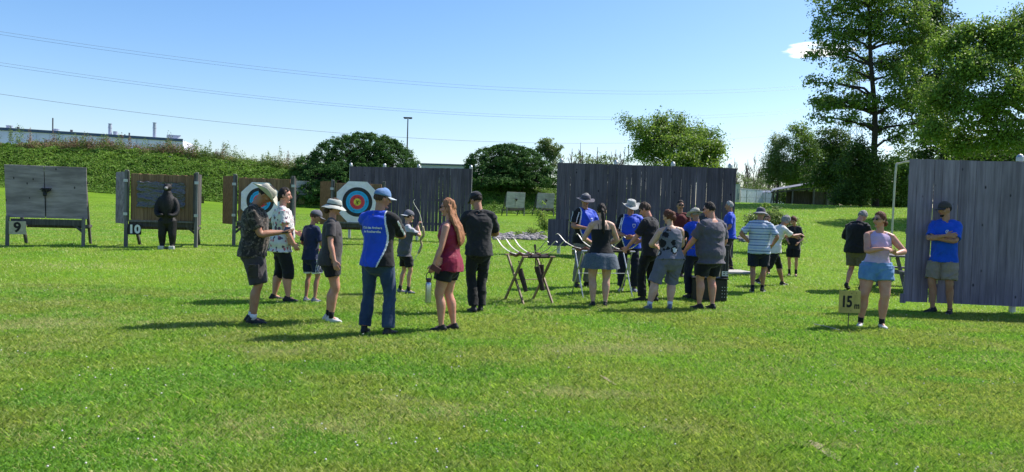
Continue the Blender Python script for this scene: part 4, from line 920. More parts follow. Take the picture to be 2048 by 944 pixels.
# black slotted rack of arrow tubes beside the man in the grey T-shirt
p = gray(1420, 601); root = empty('equipment_case', (p.x, p.y, g(p.x, p.y)), R_(-6), 'black equipment case with white letters beside the large man in grey', 'case')
blk = plain('black_plastic', (.014, .014, .016), .42, .4, 0, .2, 8); m = MB(); m.box((-.02, .1, .20), (.62, .34, .40), bev=.015); m.build('box', blk, root)
m = MB(); m.box((-.02, .1, .415), (.66, .38, .03), bev=.01); m.build('lid', blk, root)
m = MB(); [m.box((.245, .06, .43+.30), (.13, .14, .60), bev=.008)]; m.build('tower', blk, root)
m = MB(); [m.tube([(.20+.045*i, -.012, .5), (.20+.045*i, -.012, .92)], .012, n=8) for i in range(3)]; m.build('dividers', plain('dark_grey_rod', (.06, .06, .065), .4), root)
text_on('lettering', 'EE', .12, white_p, root, Matrix.Translation((.245, -.028, .50)) @ Matrix.Rotation(math.pi/2, 4, 'X'), bold=.004)
m = MB(); [m.ell((.20+.045*(i % 3), -.073, .08+.06*(i//3)), (.007, .004, .007), 6, 4) for i in range(12)]; m.build('stud', white_p, root)

# ------------------------------------------------ people
def skinmat(name, c):
    k = NT(name); n_ = k.noise(14, 4); col = k.mix(k.ramp(n_, .3, .75), c, (c[0]*.93, c[1]*.78, c[2]*.74))
    k.b.inputs['Subsurface Weight'].default_value = .08; k.b.inputs['Subsurface Radius'].default_value = (.02, .008, .004)
    return k.fin(col, .5, .35)
SK = dict(a=skinmat('skin_fair', (.50, .285, .20)), b=skinmat('skin_tan', (.38, .195, .125)), c=skinmat('skin_rosy', (.53, .27, .19)), d=skinmat('skin_pale', (.56, .36, .27)))
eye_m = plain('eye_dark', (.02, .015, .012), .3, .5); lip_m = plain('lips', (.36, .10, .085), .5)
def cloth(name, c, kind=None, c2=None, rough=.88, fold=.5):
    k = NT(name); big = k.noise(9, 4, .6); fine = k.noise(160, 3, .6, (1, 1, .6)); col = k.mix(k.ramp(big, .3, .75), c, tuple(v*.80 for v in c))
    col = k.mix(k.ramp(fine, .35, .7, 0, .22), col, tuple(v*1.35+.006 for v in c))
    if kind == 'heather':
        h = k.noise(60, 4, .7, (1, 1, 5)); col = k.mix(k.ramp(h, .42, .62, 0, .8), col, c2)
    if kind == 'stripe':
        wv = k.n('ShaderNodeTexWave'); wv.bands_direction = 'Z'; wv.inputs['Scale'].default_value = 5.6; wv.inputs['Distortion'].default_value = .25; k.L(k.tc.outputs['Object'], wv.inputs['Vector'])
        col = k.mix(k.ramp(wv.outputs['Fac'], .66, .80), col, c2); w2 = k.n('ShaderNodeTexWave'); w2.bands_direction = 'Z'; w2.inputs['Scale'].default_value = 2.8; k.L(k.tc.outputs['Object'], w2.inputs['Vector'])
        col = k.mix(k.ramp(w2.outputs['Fac'], .95, .99), col, (.06, .08, .14))
    if kind == 'camo':
        a = k.noise(16, 3, .6); b = k.noise(24, 2, .6, (1.2, 1, 1)); col = k.mix(k.ramp(a, .52, .56, 0, 1), col, c2); col = k.mix(k.ramp(b, .56, .60), col, (.13, .105, .085)); 
    if kind == 'floral':
        for sc, th, cc in ((13, .40, c2), (17, .34, (.42, .12, .16)), (21, .32, (.05, .05, .09))):
            v = k.n('ShaderNodeTexVoronoi'); v.inputs['Scale'].default_value = sc; k.L(k.co((1, 1, .8), (.3*sc, .2, .1)), v.inputs['Vector'])
            w_ = k.noise(50, 2); f = k.math('ADD', v.outputs['Distance'], k.math('MULTIPLY', w_, .35)); sp = k.n('ShaderNodeSeparateColor'); k.L(v.outputs['Color'], sp.inputs[0])
            pick = k.ramp(sp.outputs[0], .52, .54); col = k.mix(k.math('MULTIPLY', k.ramp(f, th+.19, th+.13), pick), col, cc)
    if kind == 'bigfloral':
        v = k.n('ShaderNodeTexVoronoi'); v.inputs['Scale'].default_value = 8; k.L(k.co(), v.inputs['Vector']); w_ = k.noise(30, 2); f = k.math('ADD', v.outputs['Distance'], k.math('MULTIPLY', w_, .5))
        sp = k.n('ShaderNodeSeparateColor'); k.L(v.outputs['Color'], sp.inputs[0]); pick = k.ramp(sp.outputs[1], .42, .44)
        col = k.mix(k.math('MULTIPLY', k.ramp(f, .84, .80), pick), col, (.012, .012, .016)); col = k.mix(k.math('MULTIPLY', k.ramp(f, .60, .55), k.ramp(sp.outputs[1], .58, .60)), col, (.55, .56, .58))
    if kind == 'denim':
        d = k.noise(5, 3, .5, (1, 1, .5)); col = k.mix(k.ramp(d, .45, .72, 0, .6), col, c2)
    wr = k.noise(13, 5, .55, (1, 1, 1.6)); k.bump(wr, .018*fold, 1)
    return k.fin(col, rough, .2, 0, .15)
def unit(v): v = np.asarray(v, float); return v/max(np.linalg.norm(v), 1e-9)
def rotv(v, ax, a):
    return np.array(Matrix.Rotation(a, 3, Vector(ax)) @ Vector(v))
HAIR = dict(brown=(.055, .032, .020), dark=(.018, .013, .011), auburn=(.10, .035, .018), strawberry=(.27, .12, .058), grey=(.20, .195, .19), silver=(.30, .29, .28))
_hm = {}
def hairmat(n):
    if n not in _hm:
        k = NT('hair_'+n); c = HAIR[n]; st_ = k.noise(70, 4, .7, (1, 1, .07)); col = k.mix(k.ramp(st_, .3, .7), tuple(v*.6 for v in c), tuple(min(1, v*1.5) for v in c)); k.bump(st_, .006); _hm[n] = k.fin(col, .7, .25)
    return _hm[n]
def headpts(n=28, m=20, f=1.0):
    V = []; dirs = []
    for i in range(m+1):
        t = math.pi*i/m
        for j in range(n):
            a = j/n*2*math.pi; x, y, z = math.sin(t)*math.cos(a), math.sin(t)*math.sin(a), math.cos(t)
            X, Y, Z = .0745*x, .096*y, .117*z
            if z < 0:
                q = -z; X *= 1-.26*q; Y *= (1-.10*q) if y > 0 else (1-.46*q)
                if y > 0: Y += .006*q
            if y > .55: Y *= .97
            V.append((X, Y, Z)); dirs.append((x, y, z))
    F = [(i*n+j, (i+1)*n+j, (i+1)*n+(j+1) % n, i*n+(j+1) % n) for i in range(m) for j in range(n)]
    return np.array(V), np.array(dirs), F
def wrinkle(me, amp, sc=(7, 7, 3.2), seed=0., amp2=None):
    V = verts(me); N = np.empty(len(V)*3, np.float32); me.vertex_normals.foreach_get('vector', N); N = N.reshape(-1, 3)
    D = np.empty(len(V)); s0, s1, s2 = sc
    for i, (x, y, z) in enumerate(V):
        w = mnoise.noise(Vector((x*3+seed, y*3, z*3)))*1.6
        a = 1-abs(mnoise.noise(Vector((x*s0+w, y*s1+seed, z*s2+w))))*2.4
        D[i] = (a-.35)*amp+mnoise.noise(Vector((x*22, y*22+seed, z*22)))*amp*.35
    setverts(me, V+N*D[:, None])
PERSONS = []
def person(lab, px, feet, ytop, yaw, **o):
    P0 = gray(px, feet); gz = g(P0.x, P0.y); Htot = (at(px, ytop, P0.y).z-gz)
    f_ = o.get('sex', 'm') == 'f'; w = o.get('w', 1.); fat = o.get('fat', 1.); belly = o.get('belly', 0.); child = o.get('child', 0)
    sho = o.get('sho', (.150 if f_ else .168))*(.5+.5*w) if not child else .135
    seed = len(PERSONS)*3.7+1
    # pelvis
    fl = o.get('fl', (-.09, 0, 8, 0, 0)); fr = o.get('fr', (.09, 0, -8, 0, 0)); fl = tuple(fl)+(0,)*(5-len(fl)); fr = tuple(fr)+(0,)*(5-len(fr))
    hx, hy = o.get('hip', ((fl[0]+fr[0])/2, (fl[1]+fr[1])/2)); hw = .088*(1.08 if f_ else 1)*(.6+.4*w); L1, L2 = .435, .415
    hz = .925
    for sg, ft in ((-1, fl), (1, fr)):
        az = .085+ft[3]+ft[4]; d2 = (hx+sg*hw-ft[0])**2+(hy-ft[1])**2; hz = min(hz, az+math.sqrt(max((L1+L2-.004)**2-d2, .1))+.0)
    hz -= o.get('drop', 0)
    C = np.array((hx, hy, hz)); lean, side, twist = R_(o.get('lean', 2)), R_(o.get('side', 0)), R_(o.get('twist', 0))
    def F(h):
        hh = max(h, 0); n_ = max(1, int(hh/.03)); p = C.copy(); 
        def basis(s):
            t = min(1, s/.35); Rm = Matrix.Rotation(twist*t, 3, 'Z') @ Matrix.Rotation(-lean*t, 3, 'X') @ Matrix.Rotation(side*t, 3, 'Y'); return np.array(Rm)
        for i in range(n_): p = p+basis((i+.5)*hh/n_)[:, 2]*hh/n_
        B = basis(hh)
        if h < 0: p = C+B[:, 2]*h
        return p, B[:, 0], B[:, 1], B[:, 2]
    def bp_(h, x, y): p, r, f, u = F(h); return p+r*x+f*y
    prof_m = [(-.10, .150, .105, -.012), (-.02, .168, .122, -.014), (.07, .152, .112, -.004), (.16, .146, .108, .002), (.26, .155, .115, .004), (.37, .172, .122, .002), (.44, .158, .102, -.006), (.49, .115, .078, -.010), (.525, .070, .066, -.006)]
    prof_f = [(-.10, .158, .110, -.014), (-.02, .176, .124, -.018), (.07, .148, .108, -.004), (.16, .128, .098, .002), (.26, .138, .104, .004), (.36, .148, .108, .002), (.44, .138, .092, -.006), (.49, .098, .070, -.010), (.525, .058, .056, -.006)]
    prof = prof_f if f_ else prof_m
    if child: prof = [(h, a*.86, b*.86, y) for h, a, b, y in prof]
    def bl(h): return math.exp(-((h-.14)/.13)**2)
    def prof_w(h, a, b, y):
        ww = 1+(w-1)*min(1, max(.35, 1.25-abs(h-.1)*1.4)); return a*ww+belly*.35*bl(h), b*(1+(w-1)*.8*min(1, max(.3, 1.2-abs(h-.1)*1.6)))+belly*.6*bl(h), y+belly*.55*bl(h)
    def torso(mb, rows, off, cap=True):
        P, A, B = [], [], []
        for h, a, b, y in rows:
            a, b, y = prof_w(h, a, b, y); P.append(bp_(h, 0, y)); A.append(a+off); B.append(b+off)
        X = catmull(np.column_stack([P, A, B]), 3); mb.tube(X[:, :3], X[:, 3], X[:, 4], side=F(.2)[1], n=26, cap=cap)
    # arms
    arms = {}
    for sg, key in ((-1, 'al'), (1, 'ar')):
        sh = bp_(.452, sg*sho, -.008); d_ = o.get(key, {}); l1, l2 = .285*(.97 if f_ else 1), .255*(.97 if f_ else 1)
        T = np.array(d_.get('w', (hx+sg*(sho+.06+.08*(w-1)), hy+.04, hz-.075)), float); v = T-sh; D = np.linalg.norm(v)
        if D > l1+l2-.004: T = sh+v/D*(l1+l2-.004); D = l1+l2-.004
        if D < .12: T = sh+v/max(D, .01)*.12; D = .12
        dr = (T-sh)/D; a_ = (l1*l1-l2*l2+D*D)/(2*D); hh = math.sqrt(max(l1*l1-a_*a_, 0)); pole = np.array(d_.get('p', (sg*.5, -1, -.2)), float); pole = unit(pole-(pole@dr)*dr)
        E = sh+dr*a_+pole*hh; fd = unit(T-E); hd = unit(np.array(d_.get('d', fd), float)); pn = np.array(d_.get('n', (-sg, .25, 0)), float); pn = unit(pn-(pn@hd)*hd)
        arms[key] = dict(sh=sh, E=E, T=T, hd=hd, pn=pn, curl=d_.get('c', .35), sg=sg)
    legs = []
    for sg, ft in ((-1, fl), (1, fr)):
        H_ = C+np.array((sg*hw, 0, 0)); A_ = np.array((ft[0], ft[1], .085+ft[3]+ft[4])); v = A_-H_; D = min(np.linalg.norm(v), L1+L2-.002); dr = unit(v); a_ = (L1*L1-L2*L2+D*D)/(2*D); hh = math.sqrt(max(L1*L1-a_*a_, 0))
        fy_ = R_(ft[2]); fw = np.array((-math.sin(fy_), math.cos(fy_), 0)); pole = fw+np.array((0, 0, 0)); pole = unit(pole-(pole@dr)*dr); K = H_+dr*a_+pole*hh; K = K+fw*.006
        legs.append((H_, K, A_, fw, ft, sg))
    # head
    hyaw, hp, hroll = R_(o.get('hyaw', 0)), R_(o.get('hp', 0)), R_(o.get('hr', 0))
    pN, rN, fN, uN = F(.535); base = np.array((rN, fN, uN)).T
    HB = base @ np.array(Matrix.Rotation(hyaw, 3, 'Z') @ Matrix.Rotation(-hp, 3, 'X') @ Matrix.Rotation(hroll, 3, 'Y'))
    if lean > .2: # keep the head upright-ish when leaning
        pass
    fyw = base @ np.array(Matrix.Rotation(hyaw, 3, 'Z'))
    hs = 1.0 if not child else 1.09
    HC = pN+uN*.045+fyw[:, 1]*(.016+.05*math.sin(max(hp, 0)))+HB[:, 2]*.118*hs
    def hd_(v): return HC+HB @ (np.array(v)*hs)
    HR = Matrix([list(r) for r in HB])
    bt0 = o.get('bottom', {}); tp0 = o.get('top', {}); cov = bt0.get('len', 0) if not bt0.get('skirt') else .3; slc = tp0.get('sleeve', .62) if tp0 and not tp0.get('tank') and not tp0.get('cami') else 0
    mb = MB(); torso(mb, prof, -.004 if (tp0.get('cami') or tp0.get('tank')) else -.012)
    for k in legs:
        H_, K, A_, fw, ft, sg = k; lf = fat*(1.07 if f_ else 1)*(.85 if child else 1)
        X = catmull([(*H_, .090*lf), (*(H_*.62+K*.38), .083*lf), (*(H_*.2+K*.8), .064*lf), (*K, .056*lf), (*(K*.85+A_*.15-fw*.006), .052*lf), (*(K*.66+A_*.34-fw*.016), .057*lf), (*(K*.35+A_*.65-fw*.006), .044*lf), (*(K*.1+A_*.9), .034*(.5+.5*lf)), (*A_, .034)], 3)
        tt = np.where(X[:, 2] > K[2], (H_[2]-X[:, 2])/max(H_[2]-K[2], .1), 1+(K[2]-X[:, 2])/max(K[2]-A_[2], .1)); X[:, 3] *= np.where(tt < cov-.10, .80, 1.)
        mb.tube(X[:, :3], X[:, 3], n=16)
        tz_ = -max(0, .060-.0)+0; toe = A_+fw*.105+np.array((0, 0, -.055-ft[3]*.95)); mb.tube([A_-fw*.03+np.array((0, 0, -.04)), A_*.5+toe*.5, toe], np.array([.024, .026, .018]), np.array([.022, .022, .013]), side=(fw[1], -fw[0], 0), n=12)
        mb.ell(bp_(-.03, sg*.075*w, -.055), (.085*w, .075, .085), rot=Matrix([list(r) for r in np.array(F(0)[1:]).T]))
    if f_:
        for sg in (-1, 1): mb.ell(bp_(.325, sg*.062, .075+.03*(w-1)), (.062, .055, .062))
    for a in arms.values():
        sh, E, T, hd, pn, sg = a['sh'], a['E'], a['T'], a['hd'], a['pn'], a['sg']; af = fat*(.88 if f_ else 1)*(.8 if child else 1)
        mb.tube([bp_(.49, sg*.05, -.008), bp_(.475, sg*sho*.65, -.01), sh], np.array([.05, .055, .056])*(.92 if f_ else 1)*(1 if tp0.get('tank') or tp0.get('cami') else .82), n=14)
        X = catmull([(*sh, .058*af), (*(sh*.7+E*.3), .053*af), (*(sh*.35+E*.65), .047*af), (*E, .040*af), (*(E*.72+T*.28), .043*af), (*(E*.3+T*.7), .032*af), (*T, .026*(.5+.5*af))], 3); m_ = len(X); ta = np.linspace(0, 2, m_); X[:, 3] *= np.where(ta < slc-.12, .84, 1.); mb.tube(X[:, :3], X[:, 3], n=14)
        s_ = np.cross(hd, pn)*sg; hk = .92 if f_ else 1.; hk *= .85 if child else 1
        mb.tube([T-hd*.01, T+hd*.035*hk, T+hd*.088*hk], np.array([.026, .036, .041])*hk, np.array([.020, .017, .014])*hk, side=s_, n=12)
        for q, (off, ln, spd) in enumerate(((.031, .076, .10), (.0105, .085, .03), (-.0105, .079, -.04), (-.031, .062, -.12))):
            p = T+hd*(.084-.004*abs(q-1))*hk+s_*off*hk; dd = unit(hd+s_*spd); pts = [p-hd*.02, p]; ax = np.cross(dd, pn); 
            for sl, cu in ((.46, .6), (.31, 1.), (.23, .7)):
                dd = rotv(dd, ax, a['curl']*cu); p = p+dd*ln*sl*hk; pts.append(p)
            mb.tube(pts, np.array([.0095, .0095, .009, .0085, .0075])*hk, n=8)
        th = unit(hd*.75+s_*.75+pn*.25); p = T+hd*.022*hk+s_*.026*hk; pts = [p-th*.01, p+th*.034*hk]; t2 = unit(hd*.95+s_*.3+pn*.35); pts += [pts[-1]+t2*.028*hk, pts[-1]+t2*.05*hk]
        mb.tube(pts, np.array([.0135, .0125, .0105, .0085])*hk, n=8)
    # neck + head
    mb.tube([bp_(.49, 0, -.012), pN, HC-HB[:, 2]*.03-HB[:, 1]*.012], np.array([.062, .056, .055])*(.88 if f_ else 1)*(.85 if child else 1)*(.8+.2*w), n=16)
    HV, Hd, HF = headpts(); mb.add(HC+(HV*hs) @ HB.T, [tuple(reversed(f)) for f in HF])
    mb.tube([hd_((0, .088, .012)), hd_((0, .104, -.018)), hd_((0, .108, -.030)), hd_((0, .092, -.040))], np.array([.007, .0105, .013, .010])*hs, n=8)
    for sg in (-1, 1):
        mb.ell(hd_((sg*.074, -.006, -.008)), (.010, .020, .032), 10, 8, HR); mb.tube([hd_((sg*.012, .088, .028)), hd_((sg*.03, .086, .033)), hd_((sg*.05, .074, .026))], .0075, n=6)
        mb.ell(hd_((sg*.042, .058, -.030)), (.024, .024, .022), 8, 6, HR)
    mb.tube([hd_((-.022, .076, -.064)), hd_((0, .084, -.062)), hd_((.022, .076, -.064))], .0065, n=6); mb.ell(hd_((0, .070, -.098)), (.022, .02, .016), 8, 6, HR)
    body = remesh(mb, .0068, 2)
    Vb = centers(body); loc = (Vb-HC) @ HB/hs; mi = np.zeros(len(Vb), np.int32)
    for sg in (-1, 1): mi[(((loc[:, 0]-sg*.030)/.0135)**2+((loc[:, 2]-.008)/.0075)**2 < 1) & (loc[:, 1] > .06)] = 1
    mi[((loc[:, 0]/.024)**2+((loc[:, 2]+.063)/.0095)**2 < 1) & (loc[:, 1] > .07)] = 2
    beard = o.get('beard')
    if beard: mi[(loc[:, 2] < -.078) & (loc[:, 2] > -.13) & (loc[:, 1] > .04) & (abs(loc[:, 0]) < .032) & ~((mi == 2))] = 3
    mi[(((abs(loc[:, 0])-.032)/.02)**2+((loc[:, 2]-.030)/.005)**2 < 1) & (loc[:, 1] > .06)] = 3
    body.polygons.foreach_set('material_index', mi)
    PARTS = []   # (name, mesh, mats, smooth, subparts)
    hcol = o.get('hair', 'brown')
    PARTS.append(('body', body, [SK[o.get('skin', 'a')], eye_m, lip_m, hairmat(hcol)], []))
    # ---- garments
    def grp(c): return c if isinstance(c, list) else [c]
    tp = o.get('top', {})
    if tp:
        loose = tp.get('loose', .018); hem = tp.get('hem', -.10); mb = MB()
        rows = [r for r in prof if r[0] > hem+.03]; r0 = prof[0] if hem < -.05 else prof[1]
        rb = prof[1] if hem < .02 else prof[2]; rows = [(hem, rb[1]+(.010 if hem < .02 else .004), rb[2]+(.014 if hem < .02 else .004), rb[3]+.002)]+[(h, a, b, y) for h, a, b, y in rows if h < .50]
        tank = tp.get('tank'); cami = tp.get('cami')
        if cami: rows = [r for r in rows if r[0] < .37]+[(.375, prof[5][1]*.985, prof[5][2], prof[5][3])]
        rows = [(h, max(a, prof[3][1]+.004) if (not tank and not cami and h < .3) else a, b, y) for h, a, b, y in rows]
        torso(mb, rows, loose, cap=False)
        if f_:
            for sg in (-1, 1): mb.ell(bp_(.325, sg*.060, .078+.03*(w-1)), (.066+loose*.3, .058+loose*.3, .066))
            if not tank: pass
        for a in arms.values():
            sh, E, T, sg = a['sh'], a['E'], a['T'], a['sg']; af = fat*(.9 if f_ else 1)*(.85 if child else 1); sl = tp.get('sleeve', .62)
            if cami: continue
            if tank:
                mb.tube([bp_(.36, sg*.085, .0), bp_(.45, sg*sho*.62, -.006), bp_(.49, sg*.075, -.008)], np.array([.06, .045, .040]), np.array([.07, .066, .058]), side=F(.4)[1], n=14); continue
            mb.tube([bp_(.495, sg*.045, -.008), bp_(.482, sg*sho*.62, -.01), sh+np.array((0, 0, .004))], np.array([.060, .066, .070])*(.92 if f_ else 1), n=14)
            if sl <= 1:
                Q = sh*(1-sl)+E*sl; X = catmull([(*sh, .067*af+.006), (*(sh*.5+Q*.5), .064*af+.006), (*Q, .064*af+loose*.35)], 3)
            else:
                X = catmull([(*sh, .066*af+.006), (*(sh*.5+E*.5), .058*af+.008), (*E, .052*af+.008), (*(E*.5+T*.5), .048*af+.006), (*(E*.04+T*.96), .036*af+.006)], 3)
            mb.tube(X[:, :3], X[:, 3], n=16, cap=False)
        if tp.get('neck', 1) and not tank and not cami: mb.tube([bp_(.47, 0, -.01), bp_(.515, 0, -.008)], np.array([.09, .070])*(.9 if f_ else 1), np.array([.08, .068])*(.9 if f_ else 1), side=F(.4)[1], n=16)
        me = remesh(mb, .0088, 3); wrinkle(me, tp.get('wr', .0095)*1.25, seed=seed, sc=tp.get('wsc', (6, 6, 4)))
        mats = grp(tp['m']); subs = []
        po, pr_, pf_, pu_ = F(.25); Lx = (centers(me)-po) @ np.array((pr_, pf_, pu_)).T; mi = np.zeros(len(Lx), np.int32)
        if tp.get('pat') == 'jersey':   # blue front and back panels, black sides and sleeves, white piping
            q = (Lx[:, 2]+.36)/.6; lim = (.055+.075*np.sin(np.clip(q, 0, 1)*math.pi*.9)+.02*q)*(.5+.5*w); ax = Lx[:, 0]
            mi = np.where(ax < lim, 0, np.where(ax < lim+.017, 2, 1)); mi = np.where((Lx[:, 0] < -.12) & (abs(Lx[:, 1]) < .03) & (Lx[:, 2] < .12), 1, mi)
            for a in [arms['ar']]:
                d = unit(a['E']-a['sh']); rel_ = centers(me)-a['sh']; along = rel_@d; perp = rel_-np.outer(along, d); rad = np.linalg.norm(perp, axis=1); up_ = unit(np.array((0, 0, 1.))-d[2]*d+pr_*a['sg']*.5+pf_*(-.7 if tp.get('pipe_back') else .7)); cosv = (perp@up_)/np.maximum(rad, 1e-5)
                sel = (along > .0) & (rad < .1) & (ax > lim); mi = np.where(sel & (abs(cosv-.55) < .10), 2, mi)
        if tp.get('pat') == 'blueback':
            pass
        if tp.get('pat') == 'twotone': mi = np.where((Lx[:, 2] > .13) & (abs(Lx[:, 0]) > .10), 1, 0)
        if len(mats) == 1: mi[:] = 0
        me.polygons.foreach_set('material_index', mi)
        PARTS.append(('shirt', me, mats, subs))
        if tp.get('collar'):
            c2 = MB(); th = np.linspace(-2.7, 2.7, 20); P = [bp_(.515+.004*math.cos(t), math.sin(t)*.068*(.9 if f_ else 1), -.012-math.cos(t)*.062*(.9 if f_ else 1)) for t in th]; c2.tube(P, .008, .022, side=(0, 0, 1) if False else (1, 0, 0), n=8); PARTS.append(('collar', c2.mesh('collar'), [mats[tp['collar']-1]], []))
        if cami:
            c2 = MB()
            for sg in (-1, 1): c2.tube(catmull([bp_(.365, sg*.062, -.098), bp_(.43, sg*.066, -.095), bp_(.492, sg*.070, -.040), bp_(.488, sg*.070, .045), bp_(.38, sg*.066, .108)], 4), .006, n=6)
            PARTS.append(('strap', c2.mesh('strap'), mats, []))
    bt = o.get('bottom', {})
    if bt:
        ln = bt.get('len', .8); lo = bt.get('loose', .02); mb = MB(); waist = bt.get('waist', .075)
        rows = [(-.115, prof[0][1], prof[0][2], prof[0][3]), prof[1], (waist, prof[2][1], prof[2][2], prof[2][3])]
        torso(mb, rows, lo*.55+.002)
        for H_, K, A_, fw, ft, sg in legs:
            lf = fat*(1.07 if f_ else 1)*(.85 if child else 1); mb.ell(bp_(-.035, sg*.072*w, -.052), (.088*w+lo*.3, .080+lo*.3, .088))
            if bt.get('skirt'): continue
            kn = bt.get('kn', .070); hm = bt.get('hemr', .068)
            if ln <= 1.0:
                Q = H_*(1-ln)+K*ln; X = catmull([(*(H_+np.array((0, 0, .0))), .092*lf+lo*.6), (*(H_*.6+Q*.4), .087*lf+lo*.8), (*Q, max(.070*lf+lo, hm*lf if 'hemr' in bt else 0))], 4)
            else:
                t = ln-1; Q = K*(1-t)+A_*t; X = catmull([(*H_, .092*lf+lo*.6), (*(H_*.5+K*.5), .080*lf+lo*.6), (*K, kn*lf), (*(K*.55+Q*.45), (kn*.5+hm*.5+.002)*lf), (*Q, hm*lf)], 4)
            mb.tube(X[:, :3], X[:, 3], n=18, cap=False)
        if bt.get('skirt'):
            L_ = bt['skirt']; n_ = 44; V = []; rowsn = 12
            pc, pr_, pf_, pu_ = F(0)
            for i in range(rowsn+1):
                t = i/rowsn; h = waist-.02-(waist-.02+L_)*t; a = .150*w+lo+(.105*t**.8+.02)*1; b = .115*w+lo+(.085*t**.8+.02)
                for j in range(n_):
                    an = j/n_*2*math.pi; wv = 1+.055*t*math.sin(an*7+seed)+.03*t*math.sin(an*11+1); V.append(C+np.array((0, -.012, 0))+pr_*math.cos(an)*a*wv+pf_*math.sin(an)*b*wv+np.array((0, 0, h+.006*math.sin(an*7+seed)*t)))
            Fs = [(i*n_+j, (i+1)*n_+j, (i+1)*n_+(j+1) % n_, i*n_+(j+1) % n_) for i in range(rowsn) for j in range(n_)]; c2 = MB(); c2.add(V, Fs); sk = c2.mesh('skirt'); PARTS.append(('skirt', sk, grp(bt['m']), []))
        else:
            me = remesh(mb, .0088, 3); wrinkle(me, bt.get('wr', .009)*1.2, sc=bt.get('wsc', (7, 7, 5)), seed=seed+5); mats = grp(bt['m']); cc = centers(me); mi = np.zeros(len(cc), np.int32)
            if bt.get('hemband'): zq = (legs[0][0]*(1-ln)+legs[0][1]*ln)[2] if ln <= 1 else 0; mi[cc[:, 2] < zq+.022] = 1
            if bt.get('sidestripe'):
                for sg in (-1, 1):
                    H_ = C[0]+sg*hw; rx = (cc[:, 0]-H_)*sg; mi[(cc[:, 2] < C[2]-.05) & (rx > .072) & (abs((cc[:, 1]-C[1]+.0)*50 % 1.0-.5) < .18) & (abs(cc[:, 1]-C[1]) < .045)] = 1
            if len(mats) < 2: mi[:] = 0
            me.polygons.foreach_set('material_index', mi); PARTS.append((bt.get('name', 'shorts' if ln <= 1.15 else 'trousers'), me, mats, []))
            if bt.get('cargo'):
                for H_, K, A_, fw, ft, sg in legs:
                    c2 = MB(); q = H_*.42+K*.58; c2.box(q+np.array((sg*(.088*fat+lo), 0, 0)), (.02, .13, .15), bev=.006); PARTS.append(('pocket', c2.mesh('pocket'), [mats[0]], []))
            if bt.get('belt'):
                c2 = MB(); X = []; 
                for t in np.linspace(0, 2*math.pi, 29)[:-1]:
                    a, b, y = prof_w(*[prof[2][i] for i in (0, 1, 2, 3)]); X.append(bp_(waist, math.cos(t)*(a+lo*.55+.008), y+math.sin(t)*(b+lo*.55+.008)))
                X.append(X[0]); c2.tube(X, .004, .018, side=(1, 0, 0), n=6); PARTS.append(('belt', c2.mesh('belt'), [bt['belt']], []))
    pd = {p[0]: p[1] for p in PARTS}; low_ = next((pd[k] for k in ('skirt', 'shorts', 'trousers', 'jeans', 'leggings') if k in pd), None)
    if tp and low_ is not None:
        wz = bt.get('waist', .075); u0 = F(0)[3]
        if tp.get('hem', -.10) < wz-.05: tuck(low_, pd['shirt'], tp.get('hem', -.10)+.008, 1, u0, C)
        else: tuck(pd['shirt'], low_, -1, wz-.0, u0, C)
        tuck(body, low_, -.12, min(wz, .06), u0, C, .005)
    # shoes
    shm = o.get('shoes'); sole = o.get('sole')
    for H_, K, A_, fw, ft, sg in legs:
        pit = math.asin(min(.9, ft[3]/.15)); sdv = np.array((fw[1], -fw[0], 0)); dn = np.array((0, 0, -1.)); f2 = fw*math.cos(pit)+dn*math.sin(pit); u2 = np.cross(sdv, f2); Zb = np.array((sdv, f2, u2)).T; k_ = (.9 if f_ else 1.)*(.85 if child else 1)
        def fp(x, y, z): return A_+Zb @ np.array((x*k_, y*k_, z))
        c2 = MB(); X = catmull([(-.066, -.047, .026, .030), (-.045, -.042, .036, .044), (.01, -.042, .038, .046), (.06, -.052, .043, .034), (.11, -.058, .045, .026), (.155, -.062, .035, .020)], 3)
        c2.tube([fp(0, y, z) for y, z, a, b in X], X[:, 2]*k_, X[:, 3]*k_, side=sdv, n=16); c2.tube([fp(0, -.018, -.04), fp(0, -.008, .012)], np.array([.036, .040])*k_, np.array([.05, .047])*k_, side=sdv, n=14, cap=False)
        me = remesh(c2, .0085, 2)
        so_ = MB(); pts = []; th = np.linspace(0, 2*math.pi, 25)[:-1]
        for zz, gr in ((-.084, 1.0), (-.058, 1.03)):
            for t in th:
                y = .047+math.sin(t)*.128; wq = .040+.007*math.sin(t)-.008*(math.sin(t) < -.5); pts.append(fp(math.cos(t)*wq*gr*(1-.15*max(0, math.sin(t))**6), y*1.0, zz))
        n_ = 24; so_.add(pts, [tuple(range(n_))[::-1], tuple(range(n_, 2*n_))]+[(j, (j+1) % n_, n_+(j+1) % n_, n_+j) for j in range(n_)])
        PARTS.append(('shoe', me, [shm], [('sole', so_.mesh('sole'), [sole or shm])]))
        if o.get('socks'):
            hh, sm = o['socks']; c3 = MB(); Q = A_+(K-A_)*hh/.4; c3.tube([A_-np.array((0, 0, .02)), A_*.5+Q*.5, Q], np.array([.040, .039, .041])*(.6+.4*fat), n=14, cap=False); PARTS.append(('sock', c3.mesh('sock'), [sm], []))
    # hair
    st_ = o.get('style', 'short')
    HV, Hd, HF = headpts(36, 26)
